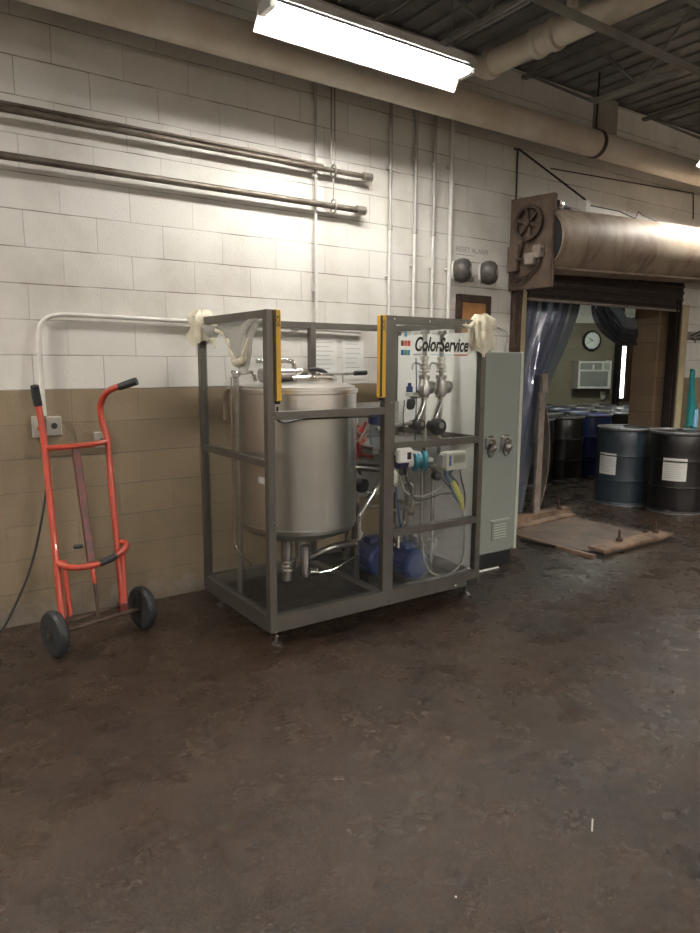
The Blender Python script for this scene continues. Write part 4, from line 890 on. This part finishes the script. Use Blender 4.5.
drum('drum_slate', 'slate blue drum with a white label at the doorway, left of the black drum', None, (6.98, .22, 0), (2.78, .74, .35, .59))
drum('drum_black', 'black drum with a white label right of the slate drum, nearest the camera', None, (7.10, -.37, 0), (3.17, .84, .36, .60))
db = drum('drum_black', 'black drum in the store room, front row, directly left of the blue drum', 'drums in the store room', (7.72, 1.65, 0))
dk = drum('drum_blue', 'blue drum in the front row of the store room behind the slate drum', 'drums in the store room', (8.34, 1.65, 0))
RN = ('front', 'second', 'third', 'last'); CN = ('first', 'second', 'third', 'fourth', 'fifth', 'sixth')
for j in range(4):
    for i, x in enumerate([7.10, 7.72, 8.34, 8.96, 9.58, 10.2]):
        x2, y2 = x + (.31 if j % 2 else 0), 1.65 + .6 * j
        if j == 0 and i in (1, 2): continue
        if (x2 - 10.5) * NN.x + (y2 - 3.3) * NN.y > -.36: continue
        bl = (i + 2 * j) % 3 == 1
        c = copy_tree(dk if bl else db, (x2, y2, 0)); c.name = 'drum'; c['label'] = '%s drum in the store room, %s row, %s from the left' % ('blue' if bl else 'black', RN[j], CN[i])

# ------------------------------------------------------------------ store room wall items
def onw(s, n, z): return P0 + D * s + NN * n + Vector((0, 0, z))
t = thing('wall_clock', 'round wall clock with black rim above the air conditioner', 'clock', onw(0, -.02, 1.8))
MB().lathe([(.175, 0), (.180, .01), (.180, .03), (.17, .042), (.145, .042), (.142, .03)], onw(0, -.002, 1.975), -NN, 40).build('rim', 'black', t)
fc = MB().lathe([(.145, 0), (.145, .006), (0, .006)], onw(0, -.028, 1.975), -NN, 40).build('face', 'clockface', t)
def hand(a, L, w): 
    u = D * math.sin(a) + Vector((0, 0, math.cos(a))); return MB().bar(onw(0, -.038, 1.975) - u * .02, onw(0, -.038, 1.975) + u * L, w, .003, up=NN).build('hand', 'black', fc)
hand(math.radians(305), .075, .012); hand(math.radians(245), .11, .008)
b = MB()
for k in range(12):
    a = k * PI / 6; u = D * math.sin(a) + Vector((0, 0, math.cos(a))); b.bar(onw(0, -.036, 1.975) + u * .112, onw(0, -.036, 1.975) + u * .132, .008, .002, up=NN)
b.build('hour_marks', 'black', fc)
t = thing('air_conditioner', 'white window air conditioner mounted in the olive wall below the clock', 'air conditioner', onw(.02, 0, 1.2))
MB_ = wallbox(MB(), -.32, .30, -.20, -.001, 1.14, 1.62, .01); MB_.build('casing', 'white', t)
wallbox(MB(), -.28, .24, -.208, -.201, 1.18, 1.44, .002).build('grille', 'grille', t)
wallbox(MB(), -.29, .12, -.207, -.201, 1.47, 1.585, .002).build('air_outlet', 'grille', t)
wallbox(MB(), -.06, -.03, -.212, -.206, 1.47, 1.56, .002).build('divider', 'white', t)
wallbox(MB(), .15, .27, -.207, -.201, 1.47, 1.585, .002).build('control_panel', 'cabedge', t)
b = MB(); b.tube([onw(.33, -.07, 1.3), onw(.36, -.08, 1.05), onw(.30, -.08, .98), onw(.26, -.08, .90)], .012, 8, 6); o = b.build('black_cable', 'black'); tag(o, 'dark cord on the olive wall below the air conditioner', 'cord')
wallbox(MB(), .22, .31, -.05, -.02, .94, 1.08, .004).build('plug_box', 'ivory', o)
# narrow bright window
b = MB(); wallbox(b, .50, .84, -.03, .0, .90, 2.0); b = b.build('window_1', 'wood'); b['kind'] = 'structure'
wallbox(MB(), .56, .665, -.036, -.031, .96, 1.93).build('pane', 'daylight', b)
bb = MB()
for k in range(8): wallbox(bb, .56, .665, -.041, -.036, 1.04 + k * .115, 1.05 + k * .115)
bb.build('blind_slats', 'grille', b)
wallbox(MB(), .69, .88, -.05, -.001, 1.0, 1.30, .004).build('side_board', 'wood', b)
t = thing('steel_column', 'dark steel column standing just left of the narrow bright window of the store room', 'column', onw(.45, -.15, 0)); wallbox(MB(), .42, .49, -.20, -.08, 0, 3.38, .004).build('shaft', 'dark', t)

# ------------------------------------------------------------------ right of the doorway
t = thing('hose_rack', 'grey wall rack of slanted hooks right of the doorway', 'rack', (8.0, -.05, 1.9))
MB().box(7.72, 9.4, -.03, -.001, 1.86, 1.95, .003).build('back_rail', 'galv', t)
for k in range(9):
    x = 7.78 + k * .13
    MB().tube([(x, -.03, 1.90), (x + .02, -.10, 1.94), (x + .07, -.18, 2.02)], .006, 8, 3).build('hook', 'dark', t)
    MB().tube([(x, -.03, 1.88), (x + .01, -.07, 1.86), (x + .02, -.08, 1.82)], .005, 8, 3).build('hook', 'dark', t)
def cloth(u, v):
    return (7.645 + .18 * (u - .3) * (.35 + .65 * v) + .04 * v + .03, -.135 - .03 * math.sin(u * 12 + 3 * v), 1.50 - .66 * v + .03 * math.sin(u * 5))
o = MB().grid(cloth, 16, 14, .004).jit(.012, 9).build('hanging_cloth', 'tealcloth'); tag(o, 'teal cloth hanging on the wall beside the right door guide', 'cloth')
MB().grid(lambda u, v: (7.73 + .07 * u, -.175 - .01 * math.sin(9 * u), 1.06 - .2 * v), 5, 5, .004).jit(.01, 14).build('pale_fold', 'skycloth', o)

# ------------------------------------------------------------------ floor scale before the door
t = thing('floor_scale', 'low rusty floor scale plate with raised side channels in front of the doorway', 'floor scale', (5.3, -.45, 0))
MB().box(4.78, 5.84, -1.02, .06, 0, .014, .002).build('plate', 'plate', t)
MB().bar((4.90, .17, .03), (6.02, .20, .03), .10, .06, bev=.006).build('side_channel', 'rail', t)
MB().bar((4.86, -.03, .016), (5.88, .03, .016), .09, .032, bev=.006).build('side_channel', 'rail', t)
MB().bar((4.85, -1.0, .045), (5.88, -1.0, .045), .15, .022, bev=.004).build('side_channel', 'rail', t)
MB().bar((4.90, -1.0, .018), (5.83, -1.0, .018), .10, .034, bev=.004).build('channel_foot', 'rust', t)
MB().bar((4.76, -1.04, .012), (4.76, .1, .012), .04, .024, bev=.003).build('edge_bar', 'rail', t)
MB().bar((4.67, -.35, .012), (4.86, -1.07, .012), .03, .02, bev=.003).build('edge_bar', 'dark', t)
for p, h in (((5.22, -.97, .056), .11), ((5.77, -.97, .056), .12), ((5.83, .16, .06), .13)):
    b = MB().tube([p, (p[0] - .005, p[1], p[2] + h * .5), (p[0] - .03, p[1] - .01, p[2] + h)], [.014, .011, .008], 10, 4).build('eye_bolt', 'rust', t)
    MB().cyl(p, (0, 0, 1), .028, .03, 6, .003).build('nut', 'rust', b)
o = MB().jit(0, 1) if 0 else None
b = MB(); b.bar((1.90, -3.110, .002), (1.955, -3.073, .002), .006, .003)
o = b.jit(.002, 40).build('floor_scrap', 'litter'); tag(o, 'tiny white sliver lying on the bare floor at lower right', 'litter')
for i, (x, y, lab) in enumerate([(1.31, -3.06, 'tiny white crumb on the floor near the bottom middle'), (6.35, .1, 'white crumb on the floor just behind the floor scale'), (4.75, 1.0, None)][:2]):
    o = MB().lathe([(0, 0), (.004, .001), (.003, .004), (0, .005)], (x, y, 0), (0, 0, 1), 8).build('floor_crumb', 'litter'); tag(o, lab, 'litter')

# ------------------------------------------------------------------ camera, world, view
yaw, pitch, roll = .6047, .15342, .0043
F = Vector((math.sin(yaw) * math.cos(pitch), math.cos(yaw) * math.cos(pitch), -math.sin(pitch))); R = Vector((math.cos(yaw), -math.sin(yaw), 0)); U = R.cross(F)
R2 = R * math.cos(roll) + U * math.sin(roll); U2 = U * math.cos(roll) - R * math.sin(roll)
cd = bpy.data.cameras.new('camera'); cam = bpy.data.objects.new('camera', cd); COL.objects.link(cam)
mt = Matrix((R2, U2, -F)).transposed().to_4x4(); mt.translation = Vector((0, -4.384, 1.598)); cam.matrix_world = mt
cd.sensor_fit = 'VERTICAL'; cd.sensor_height = 24.; cd.lens = 24. * 681.5 / 933.; cd.clip_start = .05; cd.clip_end = 60
S.camera = cam
w = bpy.data.worlds.new('world'); S.world = w; w.use_nodes = True
w.node_tree.nodes['Background'].inputs[0].default_value = (.7, .68, .65, 1); w.node_tree.nodes['Background'].inputs[1].default_value = .05
S.view_settings.view_transform = 'Standard'; S.view_settings.look = 'None'; S.view_settings.gamma = 1.; S.view_settings.exposure = .62
S.view_settings.use_curve_mapping = False
